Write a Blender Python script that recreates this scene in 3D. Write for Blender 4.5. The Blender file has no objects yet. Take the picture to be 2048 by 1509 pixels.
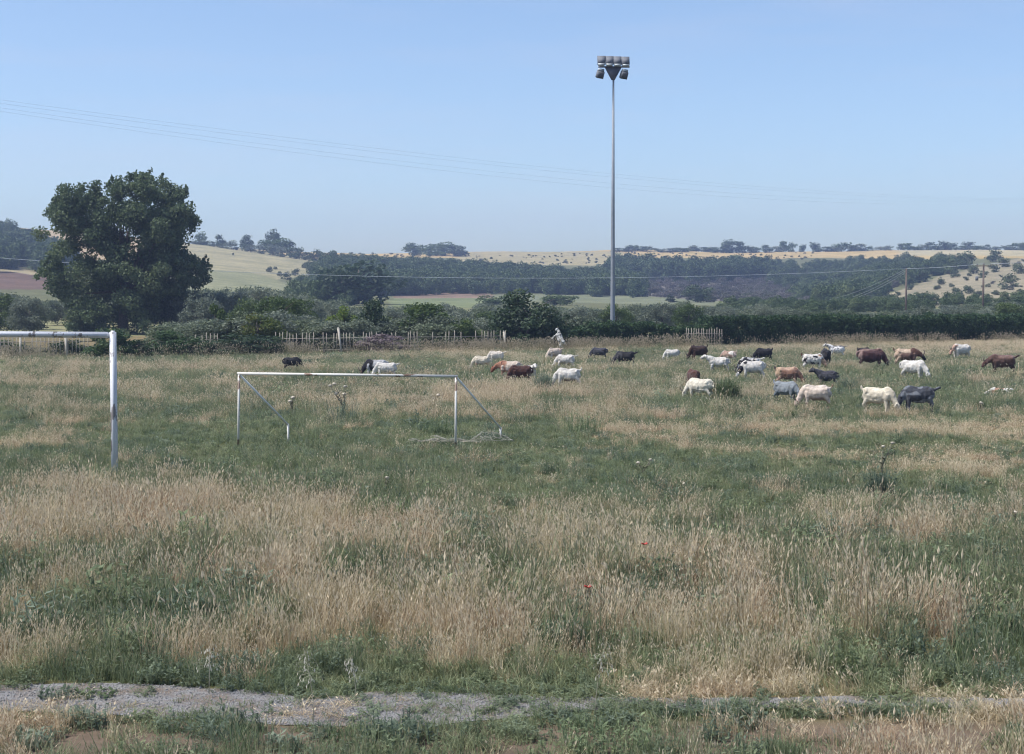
import bpy, bmesh, math, random
import numpy as np
from mathutils import Vector, noise as mnoise

random.seed(7)
rng = np.random.default_rng(11)
S = bpy.context.scene
COL = S.collection
R = math.radians

# ------------------------------------------------------------------ camera
F_PX, CX, CY, CAM_H = 3000.0, 1024.0, 754.5, 3.2
PITCH = math.atan(154.5 / F_PX)
cd = bpy.data.cameras.new("camera")
cd.sensor_fit = 'HORIZONTAL'
cd.sensor_width = 36.0
cd.lens = 36.0 * F_PX / 2048.0
cd.clip_start = 0.1
cd.clip_end = 9000.0
cam = bpy.data.objects.new("camera", cd)
COL.objects.link(cam)
cam.location = (0, 0, CAM_H)
cam.rotation_euler = (math.pi / 2 - PITCH, 0, 0)
S.camera = cam

# ------------------------------------------------------------------ sky, sun, exposure
SUN_EL, SUN_AZ = 58.0, -105.0          # azimuth measured from the view direction (+Y), clockwise
w = bpy.data.worlds.new("World")
S.world = w
w.use_nodes = True
nt = w.node_tree
sky = nt.nodes.new("ShaderNodeTexSky")
sky.sky_type = 'NISHITA'
sky.sun_disc = False
sky.sun_elevation = R(SUN_EL)
sky.sun_rotation = R(SUN_AZ)
sky.altitude = 200
sky.air_density = 0.85
sky.dust_density = 1.5
sky.ozone_density = 3.0
nt.nodes["Background"].inputs[1].default_value = 0.13
# faint high wisps all over the sky
_tc = nt.nodes.new("ShaderNodeTexCoord"); _mp = nt.nodes.new("ShaderNodeMapping"); _mp.inputs["Scale"].default_value = (1.6, 1.6, 11.0)
_nz = nt.nodes.new("ShaderNodeTexNoise"); _nz.inputs["Scale"].default_value = 2.2; _nz.inputs["Detail"].default_value = 7; _nz.inputs["Roughness"].default_value = .62
_rp = nt.nodes.new("ShaderNodeValToRGB"); _rp.color_ramp.elements[0].position = .46; _rp.color_ramp.elements[1].position = .80
_rp.color_ramp.elements[1].color = (.22, .22, .22, 1)
_mx = nt.nodes.new("ShaderNodeMix"); _mx.data_type = 'RGBA'; _mx.inputs[7].default_value = (3.9, 3.8, 4.3, 1)
nt.links.new(_tc.outputs["Generated"], _mp.inputs[0]); nt.links.new(_mp.outputs[0], _nz.inputs["Vector"]); nt.links.new(_nz.outputs["Fac"], _rp.inputs[0])
nt.links.new(_rp.outputs[0], _mx.inputs[0]); nt.links.new(sky.outputs[0], _mx.inputs[6]); nt.links.new(_mx.outputs[2], nt.nodes["Background"].inputs[0])
sd = bpy.data.lights.new("sun", 'SUN')
sd.energy = 3.9
sd.angle = R(12.0)
sd.color = (1.0, 0.95, 0.88)
sun = bpy.data.objects.new("sun", sd)
COL.objects.link(sun)
_d = Vector((math.sin(R(SUN_AZ)) * math.cos(R(SUN_EL)), math.cos(R(SUN_AZ)) * math.cos(R(SUN_EL)), math.sin(R(SUN_EL))))
sun.rotation_euler = _d.to_track_quat('Z', 'Y').to_euler()
sun.location = (0, 0, 60)
vs = S.view_settings
vs.view_transform = 'Standard'
vs.look = 'None'
vs.gamma = 1.0
vs.use_curve_mapping = False
vs.exposure = 0.56
S.render.engine = 'CYCLES'
cy = S.cycles
cy.max_bounces = 4
cy.diffuse_bounces = 2
cy.use_adaptive_sampling = True
cy.adaptive_threshold = 0.025
cy.adaptive_min_samples = 16
cy.use_light_tree = False
cy.glossy_bounces = 2
cy.transmission_bounces = 3
cy.transparent_max_bounces = 4
cy.volume_bounces = 0
cy.use_denoising = True
cy.denoising_prefilter = 'ACCURATE'
cy.filter_width = 1.1
cy.caustics_reflective = False
cy.caustics_refractive = False

# ------------------------------------------------------------------ helpers
TP = math.tan(PITCH); SP = math.sin(PITCH); CP = math.cos(PITCH)

def ray(px, py):
    a = (px - CX) / F_PX; b = (CY - py) / F_PX
    return np.array([a, CP + b * SP, -SP + b * CP])

def at(px, py, z=0.0):
    r = ray(px, py); t = (z - CAM_H) / r[2]
    return Vector((r[0] * t, r[1] * t, z))

def atY(px, py, Y):
    r = ray(px, py); t = Y / r[1]
    return Vector((r[0] * t, Y, CAM_H + r[2] * t))

def proj(X, Y, Z):
    dz = Z - CAM_H
    dep = Y * CP - dz * SP
    up = Y * SP + dz * CP
    return CX + F_PX * X / dep, CY - F_PX * up / dep

def lin(r, g, b):
    f = lambda c: (c / 255 / 12.92) if c / 255 <= 0.04045 else ((c / 255 + 0.055) / 1.055) ** 2.4
    return (f(r), f(g), f(b))

def vnoise(x, y, scale, seed=0):
    """smooth value noise, 0..1, on arrays"""
    g = np.random.default_rng(seed).random((64, 64))
    x = np.asarray(x) / scale + 1000.3; y = np.asarray(y) / scale + 1000.7
    xi = np.floor(x).astype(int); yi = np.floor(y).astype(int)
    fx = x - xi; fy = y - yi
    fx = fx * fx * (3 - 2 * fx); fy = fy * fy * (3 - 2 * fy)
    a = g[xi % 64, yi % 64]; b = g[(xi + 1) % 64, yi % 64]
    c = g[xi % 64, (yi + 1) % 64]; d = g[(xi + 1) % 64, (yi + 1) % 64]
    return (a * (1 - fx) + b * fx) * (1 - fy) + (c * (1 - fx) + d * fx) * fy

def fbm(x, y, scale, seed=0, o=3):
    t = 0; amp = 1; tot = 0
    for i in range(o):
        t = t + amp * vnoise(x, y, scale / 2 ** i, seed + i); tot += amp; amp *= 0.55
    return t / tot

def mesh_np(name, V, Fq=None, Ft=None, smooth=False):
    """mesh from arrays of quads and triangles"""
    V = np.asarray(V, dtype=np.float32).reshape(-1, 3)
    me = bpy.data.meshes.new(name)
    me.vertices.add(len(V)); me.vertices.foreach_set("co", V.ravel())
    nq = 0 if Fq is None else len(Fq); n3 = 0 if Ft is None else len(Ft)
    loops = []
    if nq: loops.append(np.asarray(Fq, dtype=np.int32).ravel())
    if n3: loops.append(np.asarray(Ft, dtype=np.int32).ravel())
    if loops:
        L = np.concatenate(loops)
        me.loops.add(len(L)); me.loops.foreach_set("vertex_index", L)
        me.polygons.add(nq + n3)
        st = np.concatenate([np.arange(nq) * 4, nq * 4 + np.arange(n3) * 3]).astype(np.int32)
        me.polygons.foreach_set("loop_start", st)
        if smooth:
            me.polygons.foreach_set("use_smooth", np.ones(nq + n3, dtype=bool))
    me.update(calc_edges=True)
    return me

def fattr(me, name, vals, kind='FLOAT', domain='POINT'):
    a = me.attributes.new(name, kind, domain)
    vals = np.asarray(vals, dtype=np.float32)
    if kind == 'FLOAT': a.data.foreach_set("value", vals.ravel())
    elif kind == 'FLOAT_VECTOR': a.data.foreach_set("vector", vals.ravel())
    elif kind == 'FLOAT_COLOR':
        if vals.shape[1] == 3: vals = np.hstack([vals, np.ones((len(vals), 1), np.float32)])
        a.data.foreach_set("color", vals.astype(np.float32).ravel())
    return a

def link(name, me, mat=None, parent=None):
    o = bpy.data.objects.new(name, me)
    COL.objects.link(o)
    if mat is not None and me is not None and len(me.materials) == 0:
        me.materials.append(mat)
    if parent is not None: o.parent = parent
    return o

def tag(o, label, cat, group=None, kind=None):
    o["label"] = label; o["category"] = cat
    if group: o["group"] = group
    if kind: o["kind"] = kind
    return o

def empty(name, loc, rz=0.0):
    o = bpy.data.objects.new(name, None)
    o.empty_display_size = 0.2
    COL.objects.link(o); o.location = loc; o.rotation_euler = (0, 0, rz)
    return o

def tube_arrays(pts, rads, n=8, cap=True, ell=None):
    """swept tube; rads: float or (rw, rh) per point"""
    P = [Vector(p) for p in pts]
    V = []; Q = []; T = []
    up0 = Vector((0, 0, 1))
    for i, p in enumerate(P):
        if i == 0: t = P[1] - P[0]
        elif i == len(P) - 1: t = P[-1] - P[-2]
        else: t = (P[i + 1] - P[i]).normalized() + (P[i] - P[i - 1]).normalized()
        t.normalize()
        side = t.cross(up0)
        if side.length < 0.15: side = Vector((0, 1, 0)) - t * t.y
        side.normalize(); up = side.cross(t).normalized()
        r = rads[i] if hasattr(rads, '__len__') else rads
        rw, rh = (r if hasattr(r, '__len__') else (r, r))
        for k in range(n):
            a = 2 * math.pi * k / n
            V.append(p + side * (math.cos(a) * rw) + up * (math.sin(a) * rh))
    for i in range(len(P) - 1):
        for k in range(n):
            k2 = (k + 1) % n
            Q.append((i * n + k, i * n + k2, (i + 1) * n + k2, (i + 1) * n + k))
    if cap:
        V.append(P[0]); c0 = len(V) - 1; V.append(P[-1]); c1 = len(V) - 1
        m = (len(P) - 1) * n
        for k in range(n):
            k2 = (k + 1) % n
            T.append((c0, k2, k)); T.append((c1, m + k, m + k2))
    return np.array([tuple(v) for v in V]), Q, T

class MB:
    def __init__(s): s.V = []; s.Q = []; s.T = []; s.n = 0
    def add(s, V, Q=(), T=()):
        V = np.asarray(V, dtype=float).reshape(-1, 3)
        s.V.append(V)
        if len(Q): s.Q.append(np.asarray(Q, dtype=int) + s.n)
        if len(T): s.T.append(np.asarray(T, dtype=int) + s.n)
        s.n += len(V); return s
    def tube(s, pts, rads, n=8): return s.add(*tube_arrays(pts, rads, n))
    def box(s, c, d, rot=None, taper=1.0):
        c = Vector(c); x, y, z = d[0] / 2, d[1] / 2, d[2] / 2
        vv = [(-x, -y, -z), (x, -y, -z), (x, y, -z), (-x, y, -z), (-x * taper, -y * taper, z), (x * taper, -y * taper, z), (x * taper, y * taper, z), (-x * taper, y * taper, z)]
        vv = [Vector(v) for v in vv]
        if rot is not None: vv = [rot @ v for v in vv]
        return s.add([tuple(v + c) for v in vv], [(3, 2, 1, 0), (4, 5, 6, 7), (0, 1, 5, 4), (1, 2, 6, 5), (2, 3, 7, 6), (3, 0, 4, 7)])
    def mesh(s, name, smooth=False):
        return mesh_np(name, np.vstack(s.V), np.vstack(s.Q) if s.Q else None, np.vstack(s.T) if s.T else None, smooth)

# ------------------------------------------------------------------ materials
def mat_new(name):
    m = bpy.data.materials.new(name); m.use_nodes = True
    t = m.node_tree
    return m, t, t.nodes["Principled BSDF"]

def N(t, typ, **kw):
    n = t.nodes.new(typ)
    for k, v in kw.items():
        if isinstance(k, str) and hasattr(n, k): setattr(n, k, v)
    return n

def ramp(t, stops, fac=None, interp='LINEAR'):
    n = t.nodes.new("ShaderNodeValToRGB"); n.color_ramp.interpolation = interp
    el = n.color_ramp.elements
    while len(el) < len(stops): el.new(0.5)
    for e, (p, c) in zip(el, stops):
        e.position = p; e.color = (*c, 1) if len(c) == 3 else c
    if fac is not None: t.links.new(fac, n.inputs[0])
    return n

def mixc(t, fac, a, b, mode='MIX'):
    n = t.nodes.new("ShaderNodeMix"); n.data_type = 'RGBA'; n.blend_type = mode
    for sock, v in ((n.inputs[0], fac), (n.inputs[6], a), (n.inputs[7], b)):
        if hasattr(v, 'is_output'): t.links.new(v, sock)
        elif isinstance(v, (int, float)): sock.default_value = v
        else: sock.default_value = (*v, 1)
    return n.outputs[2]

def tex_noise(t, scale, detail=4, rough=0.55, vec=None):
    n = t.nodes.new("ShaderNodeTexNoise")
    n.inputs["Scale"].default_value = scale; n.inputs["Detail"].default_value = detail; n.inputs["Roughness"].default_value = rough
    if vec is not None: t.links.new(vec, n.inputs["Vector"])
    return n.outputs["Fac"]

def attr(t, name, typ='GEOMETRY'):
    n = t.nodes.new("ShaderNodeAttribute"); n.attribute_name = name; n.attribute_type = typ
    return n

def math_n(t, op, a, b=0.0):
    n = t.nodes.new("ShaderNodeMath"); n.operation = op
    for s_, v in ((n.inputs[0], a), (n.inputs[1], b)):
        if hasattr(v, 'is_output'): t.links.new(v, s_)
        else: s_.default_value = v
    return n.outputs[0]

def leaf_material(name, stops, transl=0.38, per_inst=0.35, rough=0.6, extra=None):
    """leaf colour from per-leaf attribute v, shifted per tree by Object Info random and, for scattered ones, tint"""
    m, t, b = mat_new(name)
    v = attr(t, "v").outputs["Fac"]
    oi = t.nodes.new("ShaderNodeObjectInfo").outputs["Random"]
    f = math_n(t, 'ADD', math_n(t, 'MULTIPLY', v, 1 - per_inst), math_n(t, 'MULTIPLY', oi, per_inst))
    c = ramp(t, stops, f).outputs[0]
    if extra: # second palette by scattered tint
        ti = attr(t, "tint", 'INSTANCER').outputs["Fac"]
        c2 = ramp(t, extra, f).outputs[0]
        c = mixc(t, ti, c, c2)
    hd = None
    t.links.new(c, b.inputs["Base Color"])
    b.inputs["Roughness"].default_value = rough
    b.inputs["Specular IOR Level"].default_value = 0.25
    if transl > 0:
        tr = t.nodes.new("ShaderNodeBsdfTranslucent"); t.links.new(c, tr.inputs[0])
        mx = t.nodes.new("ShaderNodeMixShader"); mx.inputs[0].default_value = transl
        t.links.new(b.outputs[0], mx.inputs[1]); t.links.new(tr.outputs[0], mx.inputs[2])
        t.links.new(mx.outputs[0], t.nodes["Material Output"].inputs[0])
    return m

def simple_mat(name, c1, c2=None, scale=6, rough=0.6, metal=0.0, bump=0.0):
    m, t, b = mat_new(name)
    tc = t.nodes.new("ShaderNodeTexCoord").outputs["Object"]
    nz = tex_noise(t, scale, 5, 0.6, tc)
    c = mixc(t, ramp(t, [(0.35, (0, 0, 0)), (0.65, (1, 1, 1))], nz).outputs[0], c1, c2 or c1)
    t.links.new(c, b.inputs["Base Color"])
    b.inputs["Roughness"].default_value = rough; b.inputs["Metallic"].default_value = metal
    if bump:
        bp = t.nodes.new("ShaderNodeBump"); bp.inputs["Strength"].default_value = bump; bp.inputs["Distance"].default_value = 0.02
        t.links.new(nz, bp.inputs["Height"]); t.links.new(bp.outputs[0], b.inputs["Normal"])
    return m

M = {}
M['oak'] = leaf_material('tree_leaves', [(0.0, (0.042, 0.070, 0.036)), (0.5, (0.085, 0.125, 0.062)), (0.9, (0.145, 0.185, 0.092)), (1.0, (0.20, 0.175, 0.105))])
M['dark'] = leaf_material('dark_leaves', [(0.0, (0.026, 0.046, 0.026)), (0.6, (0.046, 0.076, 0.038)), (1.0, (0.085, 0.12, 0.058))])
M['olive'] = leaf_material('olive_leaves', [(0.0, (0.095, 0.118, 0.090)), (0.5, (0.155, 0.185, 0.138)), (1.0, (0.25, 0.285, 0.215))])
M['green'] = leaf_material('green_leaves', [(0.0, (0.040, 0.070, 0.020)), (0.5, (0.075, 0.115, 0.035)), (1.0, (0.13, 0.17, 0.06))])
M['lime'] = leaf_material('yellow_green_leaves', [(0.0, (0.06, 0.10, 0.02)), (0.5, (0.12, 0.18, 0.03)), (1.0, (0.20, 0.24, 0.05))])
M['gold'] = leaf_material('mixed_yellow_leaves', [(0.0, (0.045, 0.075, 0.02)), (0.6, (0.09, 0.12, 0.028)), (1.0, (0.17, 0.15, 0.04))])
M['hedge'] = leaf_material('hedge_leaves', [(0.0, (0.026, 0.052, 0.024)), (0.55, (0.05, 0.092, 0.038)), (1.0, (0.11, 0.165, 0.065))])
M['wood'] = leaf_material('woodland_leaves', [(0.0, (0.045, 0.072, 0.034)), (0.5, (0.070, 0.100, 0.048)), (1.0, (0.125, 0.15, 0.078))], 0.2, 0.55)
M['scrub'] = leaf_material('scrub_leaves', [(0.0, (0.075, 0.072, 0.062)), (0.5, (0.10, 0.10, 0.08)), (1.0, (0.12, 0.13, 0.085))], 0.2, 0.6)
M['twig'] = leaf_material('purple_grey_twigs', [(0.0, (0.12, 0.095, 0.10)), (1.0, (0.24, 0.19, 0.20))], 0.1)
M['bark'] = simple_mat('bark', (0.06, 0.048, 0.038), (0.12, 0.10, 0.085), 9, 0.9, 0, 0.5)

# ------------------------------------------------------------------ terrain
COLS = {
    -900: [(300, 592), (420, 545), (560, 478), (720, 442), (900, 432)],
    -300: [(300, 592), (420, 545), (560, 478), (720, 442), (900, 432)],
    0:    [(250, 603), (300, 585), (400, 541), (600, 468), (760, 455), (900, 453)],
    110:  [(250, 606), (300, 590), (380, 560), (480, 530), (650, 472), (800, 459)],
    400:  [(250, 612), (330, 586), (450, 541), (620, 491), (700, 488), (850, 493)],
    640:  [(250, 613), (350, 600), (450, 572), (600, 525), (700, 516), (850, 504)],
    830:  [(250, 616), (380, 602), (450, 586), (600, 545), (750, 517), (900, 504)],
    1024: [(250, 618), (380, 604), (460, 588), (600, 550), (720, 527), (900, 503)],
    1300: [(250, 620), (400, 603), (480, 589), (600, 560), (720, 524), (900, 502)],
    1640: [(250, 624), (400, 612), (500, 592), (620, 560), (740, 522), (900, 501)],
    1860: [(220, 622), (300, 609), (380, 582), (480, 549), (640, 516), (870, 502)],
    2048: [(220, 618), (300, 603), (380, 567), (480, 532), (620, 510), (870, 500)],
    2900: [(220, 618), (300, 603), (380, 567), (480, 532), (620, 510), (870, 500)],
}
UG = np.linspace(-900, 2900, 190)
YG = np.concatenate([np.array([-60, 0, 60, 100, 112]), np.linspace(125, 1000, 220), np.geomspace(1030, 5000, 20)])
def _colz(pts):
    ys = [-60, 118, 170] + [p[0] for p in pts]
    zs = [0, 0, 0.1] + [atY(CX, p[1], p[0]).z for p in pts]
    last = zs[-1]
    ys += [pts[-1][0] + 250, 5000]; zs += [last - 1.5, last - 60]
    z = np.interp(YG, ys, zs)
    k = np.ones(9) / 9
    zz = np.convolve(np.pad(z, 4, mode='edge'), k, mode='valid')
    zz[YG < 120] = 0
    return zz
_cu = np.array(sorted(COLS)); _cz = np.array([_colz(COLS[c]) for c in _cu])
ZG = np.zeros((len(UG), len(YG)))
for j in range(len(YG)):
    ZG[:, j] = np.interp(UG, _cu, _cz[:, j])
for _ in range(3):
    Zp = np.pad(ZG, ((2, 2), (0, 0)), mode='edge')
    ZG = (Zp[:-4] + Zp[1:-3] + Zp[2:-2] + Zp[3:-1] + Zp[4:]) / 5

def gz(X, Y):
    X = np.asarray(X, float); Y = np.asarray(Y, float)
    u = CX + F_PX * X / np.maximum(Y, 60.0)
    iu = np.clip((u - UG[0]) / (UG[1] - UG[0]), 0, len(UG) - 1.001)
    i0 = iu.astype(int); fu = iu - i0
    jy = np.clip(np.searchsorted(YG, Y) - 1, 0, len(YG) - 2)
    fy = np.clip((Y - YG[jy]) / (YG[jy + 1] - YG[jy]), 0, 1)
    z = (ZG[i0, jy] * (1 - fu) + ZG[i0 + 1, jy] * fu) * (1 - fy) + (ZG[i0, jy + 1] * (1 - fu) + ZG[i0 + 1, jy + 1] * fu) * fy
    far = np.clip((Y - 250) / 300, 0, 1)
    z = z + far * 1.6 * (fbm(X, Y, 90, 5) - 0.5) * 2
    near = np.clip((Y - 17) / 8, 0, 1) * np.clip((120 - Y) / 15, 0, 1)
    z = z + near * 0.10 * (fbm(X, Y, 5.0, 9) - 0.5)
    return z

def gzf(x, y): return float(gz(np.array([x]), np.array([y]))[0])

def inpoly(px, py, poly):
    ins = np.zeros(np.shape(px), bool); n = len(poly)
    for i in range(n):
        x1, y1 = poly[i]; x2, y2 = poly[(i + 1) % n]
        c = ((y1 > py) != (y2 > py)) & (px < (x2 - x1) * (py - y1) / ((y2 - y1) or 1e-9) + x1)
        ins ^= c
    return ins

# how dry the meadow is, by place on the ground
DRYROW = ([600, 690, 705, 725, 760, 800, 830, 860, 900, 950, 1000, 1050, 1150, 1250, 1320, 1350, 1385, 1450, 1509, 2500],
          [.70, .68, .44, .31, .33, .35, .34, .28, .22, .27, .37, .40, .39, .41, .38, .30, .36, .48, .48, .48])
DRYP = [(250, 1050, 380, 90, .38), (700, 1110, 250, 110, .22), (600, 930, 450, 65, -.4), (400, 880, 200, 50, -.35),
        (1190, 1068, 110, 32, .45), (1400, 1270, 280, 60, .26), (1750, 1130, 300, 60, -.08), (1900, 1240, 200, 60, .10), (2000, 1020, 120, 40, .2), (900, 1250, 200, 60, .15), (1250, 1150, 250, 60, .10), (1750, 1200, 200, 90, -.10),
        (1950, 1130, 150, 60, -.25), (330, 1275, 260, 55, -.35), (1720, 862, 380, 18, .45), (1850, 925, 160, 40, .25),
        (1270, 832, 160, 24, .35), (90, 886, 110, 12, .55), (850, 812, 350, 24, .22), (1300, 960, 300, 40, -.3),
        (1130, 830, 100, 24, -.25), (1700, 1010, 220, 45, -.2), (1900, 690, 300, 12, .3), (300, 740, 250, 10, .2),
        (1500, 905, 250, 12, .3), (600, 1180, 150, 50, .2), (1800, 1330, 300, 40, -.35), (1050, 1330, 300, 30, .05),
        (980, 800, 130, 18, .2), (120, 770, 200, 18, .2), (100, 1310, 120, 25, .25), (1600, 1425, 500, 22, -.3), (900, 1480, 300, 30, -.1), (1800, 1200, 250, 60, -.06), (1000, 1000, 200, 40, -.15)]
def dryness(X, Y):
    u, v = proj(X, np.maximum(Y, 5.0), 0 * X)
    v = v + (fbm(X, Y, 1.3, 131) - .5) * np.interp(Y, [9, 20, 40], [70, 60, 20])
    d = np.interp(v, *DRYROW)
    for (a, b, ra, rb, k) in DRYP:
        d = d + k * np.exp(-((u - a) / ra) ** 2 - ((v - b) / rb) ** 2)
    d = d + (fbm(X, Y, 3.2, 21) - .5) * .9 + (fbm(X, Y, 0.8, 31) - .5) * 1.25 + (fbm(X * 0.3, Y, 2.4, 51) - .5) * .5
    return np.clip(d, 0, 1)

PATH_T = ([-900, 0, 200, 380, 560, 620, 760, 1000, 1080, 1400, 1700, 2048, 2900], [1366, 1370, 1367, 1374, 1386, 1398, 1388, 1386, 1396, 1400, 1394, 1398, 1400])
PATH_B = ([-900, 0, 200, 450, 640, 750, 1060, 1200, 1400, 1700, 2048, 2900], [1426, 1424, 1432, 1444, 1456, 1458, 1434, 1420, 1416, 1413, 1416, 1416])

def build_ground():
    # rows are spaced with distance, columns fan out from behind the camera
    Ys = np.concatenate([np.linspace(-60, 6, 12), np.geomspace(7, 125, 150), np.linspace(127, 1000, 300), np.geomspace(1020, 1250, 10)])
    ts = np.concatenate([np.linspace(-1.0, -0.45, 22)[:-1], np.linspace(-0.45, 0.45, 330), np.linspace(0.45, 1.0, 22)[1:]])
    X = ts[None, :] * (np.maximum(Ys, -40)[:, None] + 60)
    Y = np.repeat(Ys[:, None], len(ts), 1)
    Z = gz(X, Y)
    V = np.stack([X, Y, Z], -1).reshape(-1, 3)
    nr, nc = X.shape
    i = np.arange(nr - 1)[:, None] * nc + np.arange(nc - 1)[None, :]
    Q = np.stack([i, i + 1, i + 1 + nc, i + nc], -1).reshape(-1, 4)
    me = mesh_np("ground", V, Q, None, True)
    x, y, z = V.T
    u, v = proj(x, np.maximum(y, 5), z)
    wob = (fbm(x, y, 40, 3) - .5) * 10
    u2 = u + (fbm(x, y, 30, 8) - .5) * 30; v2 = v + wob * 0.5
    C = np.tile(np.array([0.13, 0.135, 0.075]), (len(x), 1))           # scrubby hillside
    def put(mask, c): C[mask] = c
    farm = y > 125
    put(farm & (v < 517 + wob * .6) & (y > 560), (0.42, 0.315, 0.16))                          # straw-coloured ridge
    put(farm & (u2 > 915) & (u2 < 1250) & (v2 > 504) & (v2 < 530) & (y > 560), (0.31, 0.27, 0.165))
    put(farm & (u2 > 1800) & (v2 < 513) & (y > 500), (0.37, 0.325, 0.215))
    put(farm & (u2 < 330) & (v2 < 520) & (y > 500), (0.38, 0.29, 0.18))
    put(farm & inpoly(u2, v2, [(330, 478), (420, 488), (655, 523), (650, 545), (560, 560), (700, 612), (330, 612)]), (0.285, 0.26, 0.165))
    put(farm & inpoly(u2, v2, [(330, 535), (500, 545), (560, 560), (700, 612), (330, 612)]), (0.21, 0.215, 0.13))
    put(farm & inpoly(u2, v2, [(-900, 540), (20, 541), (110, 556), (120, 580), (-900, 578)]), (0.13, 0.088, 0.074))
    put(farm & inpoly(u2, v2, [(-900, 530), (20, 531), (90, 545), (110, 556), (20, 543), (-900, 542)]), (0.29, 0.25, 0.165))
    put(farm & inpoly(u2, v2, [(780, 588), (900, 584), (1000, 585), (1000, 600), (780, 606)]), (0.20, 0.145, 0.115))
    put(farm & inpoly(u2, v2, [(985, 586), (1290, 586), (1470, 594), (1470, 612), (985, 602)]), (0.165, 0.178, 0.115))
    put(farm & inpoly(u2, v2, [(1440, 596), (1640, 606), (1640, 632), (1440, 630)]), (0.22, 0.245, 0.14))
    put(farm & (v2 > 597) & (u2 > 780) & (u2 < 1000) & (y > 200), (0.16, 0.185, 0.10))
    put(farm & inpoly(u2, v2, [(1275, 548), (1640, 548), (1700, 585), (1600, 612), (1280, 592)]), (0.15, 0.135, 0.12))
    put(farm & inpoly(u2, v2, [(1640, 600), (1760, 560), (1810, 541), (1700, 590), (1660, 606)]), (0.20, 0.175, 0.15))
    put(farm & inpoly(u2, v2, [(1720, 606), (1780, 588), (1880, 552), (1960, 532), (2048, 517), (2900, 500), (2900, 625), (1720, 622)]), (0.255, 0.225, 0.16))
    put(farm & (y < 260) & (v2 > 612), (0.15, 0.155, 0.085))
    put(farm & (y < 240) & (u < 330), (0.23, 0.225, 0.13))
    # meadow: soil and litter
    mead = y <= 130
    dr = dryness(x, y)[:, None]
    soil = np.array([0.105, 0.085, 0.058]); litter = np.array([0.20, 0.155, 0.095]); grn = np.array([0.075, 0.085, 0.042])
    Cm = grn * (1 - dr) + litter * dr
    bare = np.clip((v - 1430) / 30, 0, 1)[:, None] * 0.85
    Cm = Cm * (1 - bare) + np.array([0.155, 0.115, 0.098]) * bare
    C[mead] = Cm[mead]
    fattr(me, "soil_colour", C, 'FLOAT_COLOR')
    m, t, b = mat_new("meadow_soil")
    c = attr(t, "soil_colour").outputs["Color"]
    pos = t.nodes.new("ShaderNodeNewGeometry").outputs["Position"]
    n1 = tex_noise(t, 0.09, 6, 0.65, pos); n2 = tex_noise(t, 6.0, 6, 0.7, pos); n3 = tex_noise(t, 0.8, 5, 0.6, pos)
    c = mixc(t, 0.7, c, ramp(t, [(0.3, (0.55, 0.60, 0.52)), (0.7, (1.35, 1.3, 1.25))], n1).outputs[0], 'MULTIPLY')
    c = mixc(t, 0.6, c, ramp(t, [(0.3, (0.55, 0.55, 0.55)), (0.7, (1.35, 1.35, 1.35))], n2).outputs[0], 'MULTIPLY')
    c = mixc(t, 0.5, c, ramp(t, [(0.35, (0.7, 0.75, 0.65)), (0.65, (1.25, 1.2, 1.15))], n3).outputs[0], 'MULTIPLY')
    t.links.new(c, b.inputs["Base Color"]); b.inputs["Roughness"].default_value = 0.95; b.inputs["Specular IOR Level"].default_value = 0.1
    bp = t.nodes.new("ShaderNodeBump"); bp.inputs["Strength"].default_value = 0.6; bp.inputs["Distance"].default_value = 0.05
    t.links.new(n2, bp.inputs["Height"]); t.links.new(bp.outputs[0], b.inputs["Normal"])
    o = link("ground", me, m); o["kind"] = "structure"
    return o
build_ground()

def build_path():
    us = np.linspace(-900, 2900, 420)
    V = []
    for u in us:
        a = np.interp(u, *PATH_T) ; b = np.interp(u, *PATH_B)
        pa = at(u, a); pb = at(u, b)
        pa.y += (fbm(np.array([pa.x]), np.array([1.]), .5, 4)[0] - .5) * .22; pb.y += (fbm(np.array([pb.x]), np.array([9.]), .5, 6)[0] - .5) * .25
        for k in range(5):
            p = pa.lerp(pb, k / 4); V.append((p.x, p.y, 0.006))
    n = len(us); i = np.arange(n - 1)[:, None] * 5 + np.arange(4)[None, :]
    Q = np.stack([i, i + 1, i + 6, i + 5], -1).reshape(-1, 4)[:, ::-1]
    me = mesh_np("path", V, Q, None, True)
    m, t, b = mat_new("gravel_path")
    pos = t.nodes.new("ShaderNodeNewGeometry").outputs["Position"]
    vo = t.nodes.new("ShaderNodeTexVoronoi"); vo.inputs["Scale"].default_value = 70; t.links.new(pos, vo.inputs["Vector"])
    n1 = tex_noise(t, 3.5, 6, 0.65, pos); n2 = tex_noise(t, 40, 4, 0.7, pos)
    c = mixc(t, 0.35, (0.215, 0.21, 0.205), vo.outputs["Color"], 'SOFT_LIGHT')
    hs = t.nodes.new("ShaderNodeHueSaturation"); hs.inputs["Saturation"].default_value = 0.18; t.links.new(c, hs.inputs["Color"])
    c = mixc(t, ramp(t, [(0.44, (0, 0, 0)), (0.60, (1, 1, 1))], n1).outputs[0], hs.outputs[0], (0.20, 0.165, 0.135))
    c = mixc(t, 0.5, c, ramp(t, [(0.3, (0.6, 0.6, 0.6)), (0.7, (1.3, 1.3, 1.3))], n2).outputs[0], 'MULTIPLY')
    t.links.new(c, b.inputs["Base Color"]); b.inputs["Roughness"].default_value = 0.9
    bp = t.nodes.new("ShaderNodeBump"); bp.inputs["Strength"].default_value = 0.9; bp.inputs["Distance"].default_value = 0.02
    t.links.new(vo.outputs["Distance"], bp.inputs["Height"]); t.links.new(bp.outputs[0], b.inputs["Normal"])
    o = link("path", me, m); o["kind"] = "structure"
build_path()

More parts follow.
